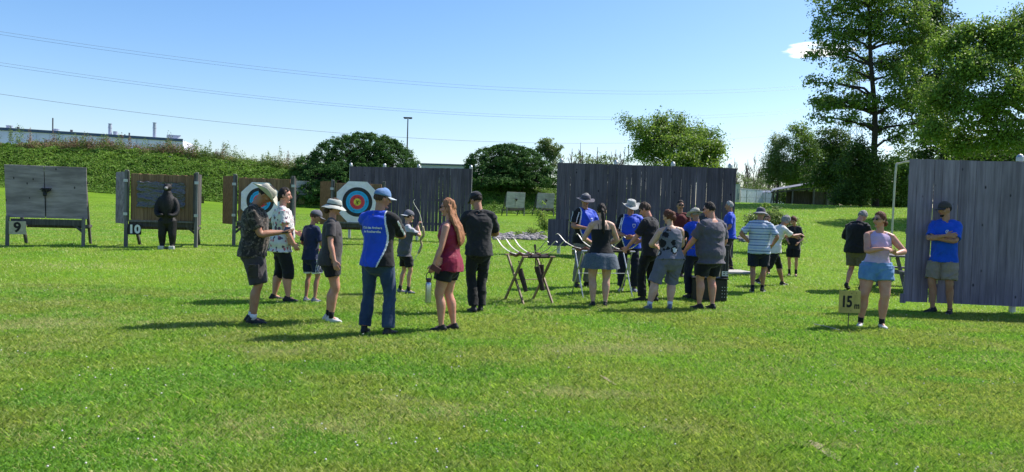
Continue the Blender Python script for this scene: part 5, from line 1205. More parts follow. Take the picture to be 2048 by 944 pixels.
    if st_ != 'none':
        low = {'short': -.30, 'long': -.6, 'tied': -.45, 'fringe': -.35, 'bob': -.62, 'thin': -.25}.get(st_, -.3)
        fac = []
        for (x, y, z) in Hd:
            line = low if y < 0 else low+(.62-low)*min(1, (y/.75))**.8 if st_ != 'bob' else low+(.45-low)*min(1, max(0, y-.35)/.5)
            if st_ == 'fringe' and y > 0: line = low+(.36-low)*min(1, y/.7)
            t = (z-line)/.10; t = max(0, min(1, t)); th_ = {'short': .085, 'thin': .05, 'bob': .17, 'long': .13, 'tied': .08, 'fringe': .15}.get(st_, .09)
            nz_ = mnoise.noise(Vector((x*5+seed, y*5, z*5)))*.045+mnoise.noise(Vector((x*14+seed, y*14, z*6)))*.03; fac.append(.90+t*(.10+th_+nz_))
        c2 = MB(); c2.add(HC+(HV*hs*np.array(fac)[:, None]) @ HB.T, [tuple(reversed(f)) for f in HF]); extra = False
        hb = lambda x, y, z: hd_((x, y, z))
        if st_ == 'long':
            for sg, xo in ((-1, -.045), (0, 0), (1, .045), (-1, -.07), (1, .07)):
                p0 = hb(xo*1.0, -.07+abs(xo)*.5, .02); p1 = hb(xo*1.35, -.085+abs(xo)*.4, -.10); q1 = bp_(.42, xo*1.25, -.13); q2 = bp_(.30-.02*abs(sg), xo*1.15+.01, -.155); q3 = bp_(.20+.3*abs(xo), xo*.8, -.15)
                X = catmull([(*p0, .035), (*p1, .042), (*q1, .040), (*q2, .034), (*q3, .012)], 4); c2.tube(X[:, :3], X[:, 3], X[:, 3]*.75, n=12)
        if st_ == 'tied':
            kind = o.get('tie', 'pony')
            if kind == 'pony':
                X = catmull([(*hb(0, -.085, -.01), .022), (*hb(0, -.125, -.05), .030), (*(bp_(.50, .01, -.115)), .030), (*bp_(.40, .015, -.135), .027), (*bp_(.31, .02, -.125), .010)], 4); c2.tube(X[:, :3], X[:, 3], n=12)
            elif kind == 'bun': c2.ell(hb(0, -.105, -.035), (.052, .045, .055), 16, 12, HR); c2.ell(hb(.0, -.09, .02), (.062, .05, .06), 16, 12, HR)
            elif kind == 'lowbun': c2.ell(hb(0, -.10, -.06), (.04, .04, .042), 14, 10, HR)
        me = remesh(c2, .0075, 1); wrinkle(me, .0065, sc=(26, 26, 9), seed=seed); PARTS.append(('hair', me, [hairmat(hcol)], []))
    # headwear
    hat = o.get('hat'); 
    if hat:
        kind = hat['k']; hm = hat['m']; hb_yaw = R_(hat.get('yaw', 0)); RY = np.array(Matrix.Rotation(hb_yaw, 3, 'Z')); tl = np.array(Matrix.Rotation(R_(hat.get('tilt', -6)), 3, 'X'))
        def hv(V): return HC+((np.array(V)*hs) @ (RY@tl).T) @ HB.T
        if kind == 'cap':
            c2 = MB(); V = []; n_ = 28; m_ = 10; prof_ = []
            for i in range(m_+1):
                t = i/m_*math.pi/2; r = math.cos(t)**.85; z = math.sin(t)
                for j in range(n_):
                    a = j/n_*2*math.pi; V.append((r*math.cos(a)*.086, r*math.sin(a)*.106-.004, .030+z*(.098+.008*math.sin(a))))
            m_i = (m_+1)*n_
            for i in range(m_+1):
                t = i/m_*math.pi/2; r = math.cos(t)**.85*.96; z = math.sin(t)*.97
                for j in range(n_): a = j/n_*2*math.pi; V.append((r*math.cos(a)*.086, r*math.sin(a)*.106-.004, .030+z*(.098+.008*math.sin(a))-.002))
            Fs = [(i*n_+j, i*n_+(j+1) % n_, (i+1)*n_+(j+1) % n_, (i+1)*n_+j) for i in range(m_) for j in range(n_)]+[(m_i+(i+1)*n_+j, m_i+(i+1)*n_+(j+1) % n_, m_i+i*n_+(j+1) % n_, m_i+i*n_+j) for i in range(m_) for j in range(n_)]
            Fs += [(j, m_i+j, m_i+(j+1) % n_, (j+1) % n_) for j in range(n_)]
            V = hv(V); c2.add(V, Fs); me = c2.mesh('cap')
            c3 = MB(); V = []; nu, nv = 14, 6
            for lay in (0, -.005):
                for i in range(nv+1):
                    for j in range(nu+1):
                        a = math.pi*(.13+.74*j/nu); s_ = i/nv; rx = .086+.004*s_; x = math.cos(a)*rx; y = math.sin(a)*.104-.004+s_*.078*math.sin(a)**.7; z = .034-.010*s_-.55*x*x*8*(.5+.5*s_)*.6+lay; V.append((x*(1-.08*s_), y, z))
            L_ = (nv+1)*(nu+1); Fs = []
            for i in range(nv):
                for j in range(nu): q = i*(nu+1)+j; Fs += [(q, q+1, q+nu+2, q+nu+1), (L_+q+nu+1, L_+q+nu+2, L_+q+1, L_+q)]
            for j in range(nu): q = nv*(nu+1)+j; Fs.append((q, q+1, L_+q+1, L_+q))
            for i in range(nv):
                for e in (0, nu): q = i*(nu+1)+e; Fs.append((q, q+nu+1, L_+q+nu+1, L_+q))
            c3.add(hv(V), Fs); c4 = MB(); c4.ell(hv([(0, -.004, .13)])[0], (.008, .008, .006), 8, 5)
            PARTS.append(('cap', me, [hm], [('peak', c3.mesh('peak'), [hat.get('pm', hm)]), ('button', c4.mesh('button'), [hm])]))
        else:
            tall = hat.get('tall', .085); br = hat.get('br', .155); n_ = 40; curl = hat.get('curl', .02)
            prof_ = [(.089, .020), (.091, .045), (.086, .020+tall*.6), (.078, .020+tall*.88), (.060, .020+tall), (.030, .020+tall*.97), (.002, .020+tall*.95)]
            brim = [(.089, .022), (.110, .018), (.130, .012), (br, .004), (br+.004, .001), (br-.002, -.003), (.128, .006), (.108, .012), (.087, .014)]
            def fx(p, r, a):
                k = max(0, (r-.09)/(br-.09)); up_ = curl*abs(math.cos(a))**2.5*k*k*1.6-hat.get('droop', .012)*k*abs(math.sin(a))+.004*math.sin(a*5+seed)*k; return [p[0]*(.98 if r > .1 else .97), p[1]*1.16-.004, p[2]+up_]
            def lath(pr_):
                V = []
                for r, z in pr_:
                    for j in range(n_): a = j/n_*2*math.pi; V.append(fx([r*math.cos(a), r*math.sin(a), z], r, a))
                return hv(V), [(i*n_+j, i*n_+(j+1) % n_, (i+1)*n_+(j+1) % n_, (i+1)*n_+j) for i in range(len(pr_)-1) for j in range(n_)]
            c2 = MB(); V, Fs = lath(prof_); c2.add(V, Fs); c3 = MB(); V, Fs = lath(brim); c3.add(V, Fs); c4 = MB(); V, Fs = lath([(.0915, .022), (.0925, .040)]); c4.add(V, Fs)
            PARTS.append(('hat', c2.mesh('hat'), [hm], [('brim', c3.mesh('brim'), [hat.get('bm', hm)]), ('hat_band', c4.mesh('band'), [hat.get('band', hm)])]))
    if o.get('glasses'):
        c2 = MB()
        for sg in (-1, 1):
            c2.ell(hd_((sg*.033, .094, .008)), (.025, .006, .018), 12, 8, HR); c2.tube([hd_((sg*.056, .086, .014)), hd_((sg*.078, .03, .014)), hd_((sg*.080, -.01, .006))], .0035, n=5)
        c2.tube([hd_((-.012, .102, .014)), hd_((.012, .102, .014))], .003, n=5); PARTS.append(('sunglasses', c2.mesh('sunglasses'), [sung], []))
    # scale to the height the picture shows
    zmax = max(verts(p[1])[:, 2].max() for p in PARTS); s = Htot/zmax
    root = empty('person', (P0.x, P0.y, gz-.004), R_(yaw), lab, 'person')
    for nm, me, mats, subs in PARTS:
        me.name = nm; setverts(me, verts(me)*s); po = link(nm, me, mats, root, True)
        for n2, m2, mt2 in subs: setverts(m2, verts(m2)*s); link(n2, m2, mt2, po, True)
    info = dict(root=root, s=s, arms=arms, F=F, C=C, HC=HC, HB=HB, w=w, P=P0, yaw=R_(yaw), gz=gz)
    print('PERSON %-60s depth %.1f scale %.3f height %.2f' % (lab[:60], P0.y, s, Htot))
    PERSONS.append(info); return info
def tuck(inner, outer, lo, hi, axis, origin, gap=.007):
    """push the vertices of the inner garment that lie outside the outer one back under it, between two heights"""
    bvh = BVHTree.FromPolygons([v.co for v in outer.vertices], [tuple(p.vertices) for p in outer.polygons]); V = verts(inner); ax = Vector(axis)
    hgt = (V-np.array(origin, np.float32)) @ np.array(axis, np.float32)
    for i in np.where((hgt > lo) & (hgt < hi))[0]:
        p = Vector(V[i]); c, n, _, d = bvh.find_nearest(p)
        if c is None or d > .09 or abs(n.dot(ax)) > .75: continue
        dd = (p-c).dot(n)
        if dd > -gap: V[i] = c-n*gap
    setverts(inner, V)
def child(inf, nm): return [c for c in inf['root'].children if c.name.split('.')[0] == nm][0]
def print_on(inf, part, body, size, mat, x, h, back=True, bold=.003, name='lettering', rot=0., mesh=None, dist=.004):
    """lay flat lettering or a badge onto the cloth of a garment"""
    o = child(inf, part); me = o.data; bvh = BVHTree.FromPolygons([v.co for v in me.vertices], [tuple(p.vertices) for p in me.polygons]); s = inf['s']
    p, r, f, u = inf['F'](h); p, r, f, u = Vector(p)*s, Vector(r), Vector(f), Vector(u)
    tm = mesh or text_mesh(body, size, bold=bold); sg = -1 if back else 1; rx = r if back else -r
    for v in tm.vertices:
        a, b = v.co.x, v.co.y; q = p+rx*a+u*b+r*(x*s); st_ = q+f*(sg*.6); hit = bvh.ray_cast(st_, -f*sg)
        v.co = (hit[0]+f*sg*dist) if hit[0] else q+f*sg*.15
    return link(name, tm, mat, o)
def shield(w, h):
    mb = MB(); pts = [(-w, h), (0, h*1.12), (w, h), (w*.95, -.1*h), (.6*w, -.7*h), (0, -1.1*h), (-.6*w, -.7*h), (-.95*w, -.1*h)]; mb.add([(x, y, 0) for x, y in pts], [tuple(range(8))]); return mb.mesh('emblem')
def grip_point(inf, key, along=.08, out=.03):
    a = inf['arms'][key]; s = inf['s']; p = Vector(a['T']+a['hd']*along+a['pn']*out)*s; return inf['root'].location+Matrix.Rotation(inf['yaw'], 3, 'Z') @ p
# ---- wardrobe
sung = plain('sunglass_lens', (.008, .008, .010), .12, .6, var=0)
BK = cloth('black_cotton', (.012, .012, .014)); BK2 = cloth('washed_black', (.020, .020, .023)); NAVY = cloth('navy_cotton', (.014, .022, .060)); NVD = cloth('navy_trouser', (.012, .015, .032)); CHAR = cloth('charcoal_canvas', (.045, .040, .044))
CAMO = cloth('dark_camouflage', (.022, .020, .018), 'camo', (.055, .045, .038)); FLOR = cloth('white_floral', (.62, .60, .58), 'floral', (.10, .06, .10)); DGREY = cloth('dark_grey_jersey', (.050, .045, .048)); BLUE = cloth('royal_blue_polo', (.010, .060, .52), rough=.6, fold=.35); PIPE = cloth('white_piping', (.68, .68, .70)); JEAN = cloth('dark_denim', (.022, .042, .092), 'denim', (.055, .09, .16))
BURG = cloth('burgundy_satin', (.22, .006, .035), rough=.5, fold=.35); KHAKI = cloth('khaki_cotton', (.25, .20, .165)); KH2 = cloth('greyish_khaki', (.20, .18, .155)); SKIRT = cloth('heathered_skirt', (.035, .055, .085), 'heather', (.19, .22, .27)); GRSH = cloth('slate_knit', (.135, .135, .185)); GTEE = cloth('grey_tee', (.092, .084, .108)); BFLO = cloth('grey_floral_knit', (.145, .145, .19), 'bigfloral')
STRP = cloth('striped_polo', (.34, .42, .58), 'stripe', (.52, .56, .62)); WHITE = cloth('white_cotton', (.66, .65, .60)); LILAC = cloth('lilac_knit', (.52, .38, .58), fold=.8); DENIM = cloth('light_denim', (.10, .22, .42), 'denim', (.20, .34, .52)); OLIV = cloth('olive_canvas', (.12, .105, .075)); RBLU = cloth('blue_tee', (.008, .075, .50)); MARO = cloth('maroon_tee', (.12, .02, .02))
H_TAN = cloth('tan_hat', (.44, .42, .34)); H_GRN = cloth('pale_hat', (.46, .47, .42)); H_DK = cloth('plum_grey_hat', (.085, .080, .105)); H_GY = cloth('light_grey_hat', (.40, .40, .38)); C_BLU = cloth('faded_blue_cap', (.12, .22, .42), 'denim', (.26, .36, .52)); C_GY = cloth('grey_cap', (.12, .12, .145)); C_BK = cloth('dark_cap', (.022, .022, .030)); H_BAND = cloth('hat_band', (.08, .07, .06)); C_BR = cloth('brown_grey_cap', (.055, .045, .045))
S_BK = plain('black_shoe', (.018, .018, .020), .6); S_WH = plain('pale_shoe', (.52, .52, .52), .6); S_GY = plain('grey_blue_shoe', (.12, .14, .19), .7); S_SOLE = plain('white_sole', (.55, .55, .53), .6); S_DK = plain('dark_sole', (.06, .06, .06), .7)
# ---- left group
m1 = person('man in tan brimmed hat, dark camouflage shirt and charcoal shorts, looking down at his hands', 504, 647, 364, -82, w=1.10, belly=.035, fl=(-.085, -.03, 4), fr=(.09, .03, -4), lean=3, hp=34, skin='b', hair='dark',
    al=dict(w=(-.07, .33, 1.13), p=(-.6, -.5, -1), d=(.35, .9, .05), n=(.3, 0, 1), c=.5), ar=dict(w=(.07, .34, 1.14), p=(.5, -.5, -1), d=(-.35, .9, -.05), n=(-.2, 0, 1), c=.5),
    top=dict(m=CAMO, hem=-.09, loose=.026, wr=.010, sleeve=.75), bottom=dict(m=CHAR, len=.98, loose=.034, cargo=1, wr=.009), shoes=S_BK, sole=S_DK, socks=(.05, PIPE), hat=dict(k='brim', m=H_TAN, bm=H_TAN, band=H_BAND, br=.170, tall=.095, curl=.045), glasses=0)
q = grip_point(m1, 'ar', .06, .03); ph = MB(); ph.box((0, 0, 0), (.072, .15, .010), Matrix.Rotation(.5, 3, 'X'), bev=.003); ph.build('phone', sung, label='dark phone held in the hands of the man in the tan hat', cat='phone').location = q
m2 = person('woman in white floral T-shirt and black capri leggings behind the man in the tan hat', 563, 602, 373, -68, sex='f', w=1.30, fat=1.18, belly=.045, fl=(-.15, -.10, 10), fr=(.14, .08, -10), hip=(0, -.02), hyaw=-14, skin='c', hair='dark', style='tied', tie='lowbun',
    al=dict(w=(-.20, .22, 1.05), p=(-.8, -.6, -.4)), ar=dict(w=(.26, .14, .90), p=(.7, -1, 0), c=.6), top=dict(m=FLOR, hem=-.16, loose=.024, sleeve=.72), bottom=dict(m=BK, len=1.35, loose=.010, kn=.068, hemr=.064, name='leggings'), shoes=S_BK, sole=S_DK)
m3 = person('boy in grey cap, navy T-shirt and navy shorts with a white hem', 619, 604, 418, -30, child=1, fl=(-.10, 0, 10), fr=(.11, .02, -14), hyaw=-32, hp=14, skin='b', hair='brown', al=dict(w=(-.12, .22, 1.02), p=(-.8, -.6, -.6)), ar=dict(w=(.12, .24, 1.02), p=(.8, -.6, -.6)),
    top=dict(m=NAVY, hem=-.11, loose=.030, sleeve=.8), bottom=dict(m=[NAVY, PIPE], len=.86, loose=.040, hemband=1, sidestripe=1), shoes=S_GY, sole=S_SOLE, hat=dict(k='cap', m=C_GY, yaw=0))
m4 = person('woman in pale bucket hat and sunglasses, dark grey T-shirt and black shorts', 655, 643, 394, -80, sex='f', w=1.12, fat=1.05, belly=.03, fl=(-.08, .0, 6), fr=(.09, .05, -8), hyaw=-4, skin='c', hair='brown', style='tied', tie='lowbun', glasses=1,
    al=dict(w=(-.26, .06, .86)), ar=dict(w=(.315, .10, .86), p=(.5, -1, 0), c=.5), top=dict(m=DGREY, hem=-.12, loose=.018, sleeve=.66, wr=.006), bottom=dict(m=BK, len=.62, loose=.030), shoes=S_WH, sole=S_SOLE, socks=(.07, BK), hat=dict(k='brim', m=H_GRN, bm=H_GRN, band=H_BAND, br=.148, tall=.085, curl=-.012, droop=.03))
m5 = person('man seen from behind in royal blue lettered club jersey, faded blue cap and jeans', 752, 669, 373, -17, w=1.12, sho=.182, fl=(-.155, 0, 12), fr=(.155, .0, -12), hyaw=-44, hp=4, skin='b', hair='brown', al=dict(w=(.04, .20, 1.20), p=(-1, -.1, -.25), d=(1, .1, .1), n=(0, -1, 0)), ar=dict(w=(-.03, .24, 1.23), p=(1, -.1, -.25), d=(-1, 0, .1), n=(0, -1, 0)),
    top=dict(m=[BLUE, BK, PIPE], pat='jersey', hem=-.10, loose=.020, sleeve=.85, wr=.006, pipe_back=1, collar=1), bottom=dict(m=JEAN, len=1.97, loose=.020, kn=.074, hemr=.074, name='jeans', wr=.008), shoes=S_BK, sole=S_DK, hat=dict(k='cap', m=C_BLU, pm=cloth('cap_peak_pale', (.50, .55, .62))))
print_on(m5, 'shirt', 'Club des Archers', .037, PIPE, -.02, .345, True, .0012); print_on(m5, 'shirt', 'de Boucherville', .037, PIPE, -.02, .300, True, .0012)
m6 = person('teenager in backwards grey cap and dark T-shirt holding up a pale bow', 808, 586, 418, -62, child=1, w=1.1, fl=(-.10, -.06, 12), fr=(.12, .05, -14), lean=4, hyaw=4, hp=4, skin='a', hair='dark', glasses=1,
    al=dict(w=(-.06, .30, 1.44), p=(-.6, .2, -1), d=(.1, .3, 1), n=(0, 1, 0), c=.9), ar=dict(w=(.07, .24, 1.44), p=(.7, .2, -1), d=(-.1, .5, .8), n=(0, 1, 0), c=.8),
    top=dict(m=[cloth('faded_grey_tee', (.085, .085, .095)), cloth('pale_shoulder', (.42, .42, .45))], pat='twotone', hem=-.14, loose=.034, sleeve=.8), bottom=dict(m=BK, len=.82, loose=.036), shoes=S_GY, sole=S_DK, socks=(.07, BK), hat=dict(k='cap', m=C_GY, yaw=180, pm=cloth('cap_peak_white', (.5, .5, .52))))
q = grip_point(m6, 'al', .05, .02); qd = q.copy(); b_ = bow((qd.x+.04, qd.y-.03, qd.z-.30), R_(-75), 1.42, 'tall pale recurve bow held upright by the teenager in the backwards cap', limb_pale, rm=limb_olive); b_.rotation_euler = (Matrix.Rotation(R_(8), 3, 'Y') @ Matrix.Rotation(R_(-80), 3, 'Z') @ Matrix.Rotation(R_(90), 3, 'X')).to_euler()
m7 = person('woman with long strawberry-blond hair in burgundy sleeveless top and black shorts', 893, 661, 394, 76, sex='f', w=1.10, fat=1.04, fl=(-.10, .04, 8), fr=(.085, -.07, -10), hyaw=6, skin='c', hair='strawberry', style='long', glasses=1,
    al=dict(w=(-.30, .10, .86), p=(-.5, -1, 0), c=.9), ar=dict(w=(.22, .06, .86)), top=dict(m=BURG, hem=-.13, loose=.024, tank=1, wr=.009), bottom=dict(m=BK, len=.58, loose=.036), shoes=S_BK, sole=S_DK)
q = grip_point(m7, 'al', .07, .02); root = empty('water_bottle', (q.x-.03, q.y-.05, q.z-.40), 0, 'steel water bottle with dark lid hanging beside the woman in burgundy', 'bottle')
m = MB(); m.lathe([(.001, 0), (.036, 0), (.038, .01), (.038, .22), (.034, .245), (.026, .255), (.001, .255)]); m.build('body', plain('brushed_steel', (.52, .53, .54), .28, .5, .85), root, smooth=True); m = MB(); m.lathe([(.001, .256), (.030, .256), (.030, .30), (.001, .305)]); m.build('lid', plain('bottle_lid', (.07, .03, .04), .5), root); m = MB(); m.tube(catmull([(.028, 0, .28), (.03, 0, .34), (0, 0, .375), (-.03, 0, .34), (-.028, 0, .28)], 4), .006, n=6, side=(0, 1, 0)); m.build('carry_loop', dkt, root)
ph = MB(); ph.box((0, 0, 0), (.13, .012, .07), bev=.003); o_ = ph.build('wallet_phone', plain('maroon_case', (.11, .03, .03), .5), label='maroon phone case in the hand of the woman in burgundy', cat='phone'); o_.location = (q.x+.05, q.y-.05, q.z+.02); o_.rotation_euler = (0, .5, 0)
m8 = person('man seen from behind in black polo shirt, slim black trousers and dark cap', 955, 625, 381, 14, w=1.08, sho=.180, fl=(-.06, 0, 14), fr=(.055, .07, -6), hyaw=28, hp=16, side=-1.5, skin='b', hair='dark', al=dict(w=(-.06, .30, 1.14), p=(-.9, -.4, -.5)), ar=dict(w=(.08, .30, 1.14), p=(.9, -.4, -.5)),
    top=dict(m=BK2, hem=-.10, loose=.022, sleeve=.85, collar=1), bottom=dict(m=BK, len=1.96, loose=.016, kn=.074, hemr=.070), shoes=S_BK, sole=S_DK, hat=dict(k='cap', m=C_BK))
# ---- middle group
POLO = [BLUE, BK, PIPE]
m9 = person('club official in plum-grey brimmed hat, black and blue polo and khaki trousers', 1163, 573, 385, -150, w=1.10, belly=.03, fl=(-.11, .02, 12), fr=(.12, 0, -12), hyaw=-12, hp=4, skin='b', hair='grey', glasses=1, al=dict(w=(-.08, .30, 1.12), p=(-.9, -.4, -.5), d=(.8, .5, 0)), ar=dict(w=(.12, .27, 1.10), p=(.9, -.4, -.5), d=(-.8, .5, 0)),
    top=dict(m=POLO, pat='jersey', hem=-.11, loose=.022, sleeve=.8, collar=2), bottom=dict(m=KH2, len=1.96, loose=.024, kn=.080, hemr=.078, cargo=1), shoes=S_BK, sole=S_DK, hat=dict(k='brim', m=H_DK, bm=H_DK, band=H_BAND, br=.165, tall=.080, curl=.012))
print_on(m9, 'shirt', '', 0, PIPE, -.07, .33, False, mesh=shield(.030, .038), name='emblem'); print_on(m9, 'shirt', '', 0, BLUE, -.07, .33, False, mesh=shield(.020, .026), name='emblem', dist=.006)
m11 = person('club official in light grey brimmed hat and blue polo, hands joined, facing the camera', 1255, 582, 397, 172, w=1.18, belly=.05, fl=(-.12, .0, 14), fr=(.12, .0, -12), hyaw=18, hp=8, skin='b', hair='silver', glasses=1, al=dict(w=(-.06, .25, 1.05), p=(-.9, -.4, -.5), d=(.8, .5, -.3)), ar=dict(w=(.06, .27, 1.05), p=(.9, -.4, -.5), d=(-.8, .5, -.3)),
    top=dict(m=POLO, pat='jersey', hem=-.10, loose=.022, sleeve=.8, collar=1), bottom=dict(m=NVD, len=1.96, loose=.024, kn=.080, hemr=.078), shoes=S_GY, sole=S_SOLE, hat=dict(k='brim', m=H_GY, bm=H_GY, band=H_GY, br=.175, tall=.105, curl=.035))
print_on(m11, 'shirt', '', 0, PIPE, -.075, .33, False, mesh=shield(.030, .038), name='emblem'); print_on(m11, 'shirt', '', 0, BLUE, -.075, .33, False, mesh=shield(.020, .026), name='emblem', dist=.006)
m10 = person('woman with dark ponytail seen from behind, black camisole and blue-grey skirt', 1198, 614, 405, 2, sex='f', w=1.16, fat=1.12, fl=(-.105, 0, 12), fr=(.105, .02, -14), hp=12, skin='d', hair='dark', style='tied', tie='pony', al=dict(w=(-.13, .27, 1.07), p=(-.9, -.35, -.6)), ar=dict(w=(.14, .26, 1.04), p=(.9, -.35, -.6)),
    top=dict(m=BK, hem=-.03, loose=.008, cami=1, wr=.003), bottom=dict(m=SKIRT, skirt=.27, loose=.018, waist=.13), shoes=S_BK, sole=S_DK)
m12 = person('brown-haired young man in black T-shirt and black trousers reaching down to the metal rack', 1298, 603, 403, 48, w=.98, fl=(-.10, .08, 10), fr=(.08, -.06, -10), hyaw=14, hp=18, lean=6, skin='c', hair='brown', style='fringe', glasses=1, al=dict(w=(-.24, .34, .92), p=(-.4, -1, -.3), c=.8), ar=dict(w=(.12, .28, 1.05), p=(.9, -.5, -.5)),
    top=dict(m=BK2, hem=-.12, loose=.026, sleeve=.8), bottom=dict(m=BK, len=1.97, loose=.018, kn=.074, hemr=.072), shoes=S_BK, sole=S_DK)
m13 = person('auburn-haired woman from behind, grey sleeveless floral top and slate knee shorts', 1321, 619, 417, 8, sex='f', w=1.30, fat=1.30, fl=(-.20, 0, 16), fr=(.17, .02, -8), hip=(.14, .0), side=-3, hyaw=30, hp=6, skin='d', hair='auburn', style='tied', tie='bun', al=dict(w=(-.02, .26, 1.06), p=(-.9, -.3, -.6)), ar=dict(w=(.22, .28, 1.05), p=(.9, -.3, -.6)),
    top=dict(m=BFLO, hem=-.04, loose=.020, tank=1, wr=.006), bottom=dict(m=GRSH, len=1.02, loose=.020, hemr=.085, kn=.080), shoes=S_GY, sole=S_SOLE, socks=(.05, PIPE))
m15 = person('club official seen from behind in tan brimmed hat and blue and black jersey, half hidden', 1389, 596, 414, 16, w=1.05, fl=(-.12, 0, 12), fr=(.10, .0, -12), hyaw=10, hp=10, skin='b', hair='grey', al=dict(w=(-.1, .28, 1.12), p=(-.9, -.4, -.5)), ar=dict(w=(.12, .28, 1.1), p=(.9, -.4, -.5)),
    top=dict(m=POLO, pat='jersey', hem=-.10, loose=.022, sleeve=.85, pipe_back=1, collar=1), bottom=dict(m=NVD, len=1.96, loose=.022, kn=.078, hemr=.076), shoes=S_BK, sole=S_DK, hat=dict(k='brim', m=H_TAN, bm=H_TAN, band=H_BAND, br=.160, tall=.082, curl=.02))
m14 = person('dark-haired person in maroon shirt half hidden against the middle fence', 1355, 553, 399, 170, w=1.0, hyaw=10, skin='b', hair='dark', style='short', glasses=1, top=dict(m=MARO, hem=-.10, loose=.02), bottom=dict(m=BK, len=1.96, loose=.018), shoes=S_BK, sole=S_DK)
m16 = person('dark-haired man in sunglasses peering from behind the large man in the grey T-shirt', 1409, 563, 404, 165, w=1.0, hyaw=0, skin='b', hair='dark', glasses=1, top=dict(m=DGREY, hem=-.10, loose=.02), bottom=dict(m=BK, len=1.96, loose=.018), shoes=S_BK, sole=S_DK)
m17 = person('large man seen from behind in grey T-shirt and black shorts, dark short hair', 1413, 619, 402, 34, w=1.42, fat=1.18, belly=.07, fl=(-.11, .06, 10), fr=(.10, -.03, -14), hip=(.03, -.02), hyaw=22, hp=8, skin='c', hair='dark', sho=.175, glasses=1, al=dict(w=(-.26, .27, .93), p=(-.5, -1, -.2), c=.7), ar=dict(w=(.30, .14, .92), p=(.7, -1, 0)),
    top=dict(m=GTEE, hem=-.17, loose=.024, sleeve=.85, wr=.009), bottom=dict(m=BK, len=.86, loose=.034), shoes=S_BK, sole=S_DK)
m18 = person('grey-haired man in blue polo and dark trousers at the right end of the middle fence', 1456, 541, 401, 68, w=1.02, fl=(-.09, .04, 8), fr=(.08, -.05, -8), skin='b', hair='silver', style='short', glasses=0, al=dict(w=(-.20, .17, .95)), ar=dict(w=(.22, .10, .90)),
    top=dict(m=BLUE, hem=-.11, loose=.020, sleeve=.8, collar=1), bottom=dict(m=BK2, len=1.96, loose=.016), shoes=S_BK, sole=S_DK)
# ---- right group
m19 = person('man in dark bucket hat and blue-grey striped polo, hand on hip, seen from behind', 1515, 584, 413, -18, w=1.16, belly=.03, fl=(-.10, -.06, 12), fr=(.09, .08, -18), hyaw=-26, skin='b', hair='grey', al=dict(w=(-.20, -.02, 1.02), p=(-1, -.6, .0), d=(.6, .5, -.4), n=(1, 0, -.2)), ar=dict(w=(.25, .12, .96), p=(.9, -.8, 0), c=.7),
    top=dict(m=STRP, hem=-.13, loose=.022, sleeve=.85, collar=1), bottom=dict(m=NVD, len=.90, loose=.036), shoes=S_BK, sole=S_SOLE, socks=(.06, BK), hat=dict(k='brim', m=H_DK, bm=cloth('hat_brim_grey', (.20, .20, .23)), band=H_DK, br=.150, tall=.09, curl=-.01, droop=.02))
m20 = person('grey-haired woman in white T-shirt and black capri trousers striding to the right', 1543, 571, 428, -76, sex='f', w=1.02, fl=(-.06, .32, 6), fr=(.07, -.38, -6, .06), hip=(0, .03), lean=27, hp=6, skin='b', hair='grey', style='bob', al=dict(w=(-.12, .62, 1.15), p=(-.4, -.2, -1), d=(.1, .9, -.3)), ar=dict(w=(.13, .62, 1.20), p=(.4, -.2, -1), d=(0, .9, -.3), n=(-.5, 0, -1)),
    top=dict(m=WHITE, hem=-.12, loose=.024, sleeve=.8), bottom=dict(m=BK, len=1.30, loose=.012, kn=.066, hemr=.062), shoes=S_BK, sole=S_SOLE)
m21 = person('boy in black T-shirt and black shorts with white side panel, standing behind the striding woman', 1585, 552, 431, 148, child=1, fl=(-.09, 0, 10), fr=(.09, 0, -10), hyaw=-10, hp=24, skin='c', hair='auburn', style='fringe', al=dict(w=(-.15, .14, .98)), ar=dict(w=(.13, .16, 1.0)), top=dict(m=BK2, hem=-.13, loose=.032, sleeve=.85), bottom=dict(m=[BK, PIPE], len=.86, loose=.040, sidestripe=1), shoes=S_BK, sole=S_DK, socks=(.12, BK))
m22 = person('person in dark clothes almost hidden behind the man in the striped polo', 1531, 548, 428, 150, child=1, fl=(-.09, 0, 10), fr=(.09, 0, -10), hp=10, skin='c', hair='brown', top=dict(m=MARO, hem=-.12, loose=.028), bottom=dict(m=BK, len=.9, loose=.036), shoes=S_BK, sole=S_DK, socks=(.08, BK))
m23 = person('grey-haired man in black sweatshirt and olive shorts walking away, head bowed', 1708, 580, 419, -52, w=1.20, belly=.04, fl=(-.08, -.16, 6, .05), fr=(.09, .12, -8), hip=(0, .0), lean=8, hyaw=-16, hp=30, skin='c', hair='grey', style='fringe', al=dict(w=(-.16, .30, 1.10), p=(-.9, -.5, -.5)), ar=dict(w=(.17, .30, 1.02), p=(.9, -.5, -.4)),
    top=dict(m=BK, hem=-.12, loose=.034, sleeve=2), bottom=dict(m=OLIV, len=.92, loose=.036), shoes=S_BK, sole=S_DK)
m24 = person('woman in lilac tank top, light denim shorts and sunglasses standing beside the 15 m sign', 1743, 654, 421, 166, sex='f', w=1.14, fat=1.16, fl=(-.125, .05, 14), fr=(.155, .0, -22), hip=(-.035, .0), hyaw=-58, hp=3, side=-3, skin='c', hair='auburn', style='tied', tie='lowbun', glasses=1, al=dict(w=(-.22, .25, 1.13), p=(-1, -.3, -.6), d=(.7, .3, .45), n=(.3, -.4, 1), c=.7), ar=dict(w=(-.05, .30, 1.20), p=(.7, .1, -1), d=(-.8, .3, -.1), n=(0, -.6, -.8), c=.7),
    top=dict(m=LILAC, hem=.055, loose=.012, tank=1, wr=.005), bottom=dict(m=DENIM, len=.50, loose=.034, waist=.12, hemr=.108), shoes=S_WH, sole=S_SOLE, socks=(.06, BK))
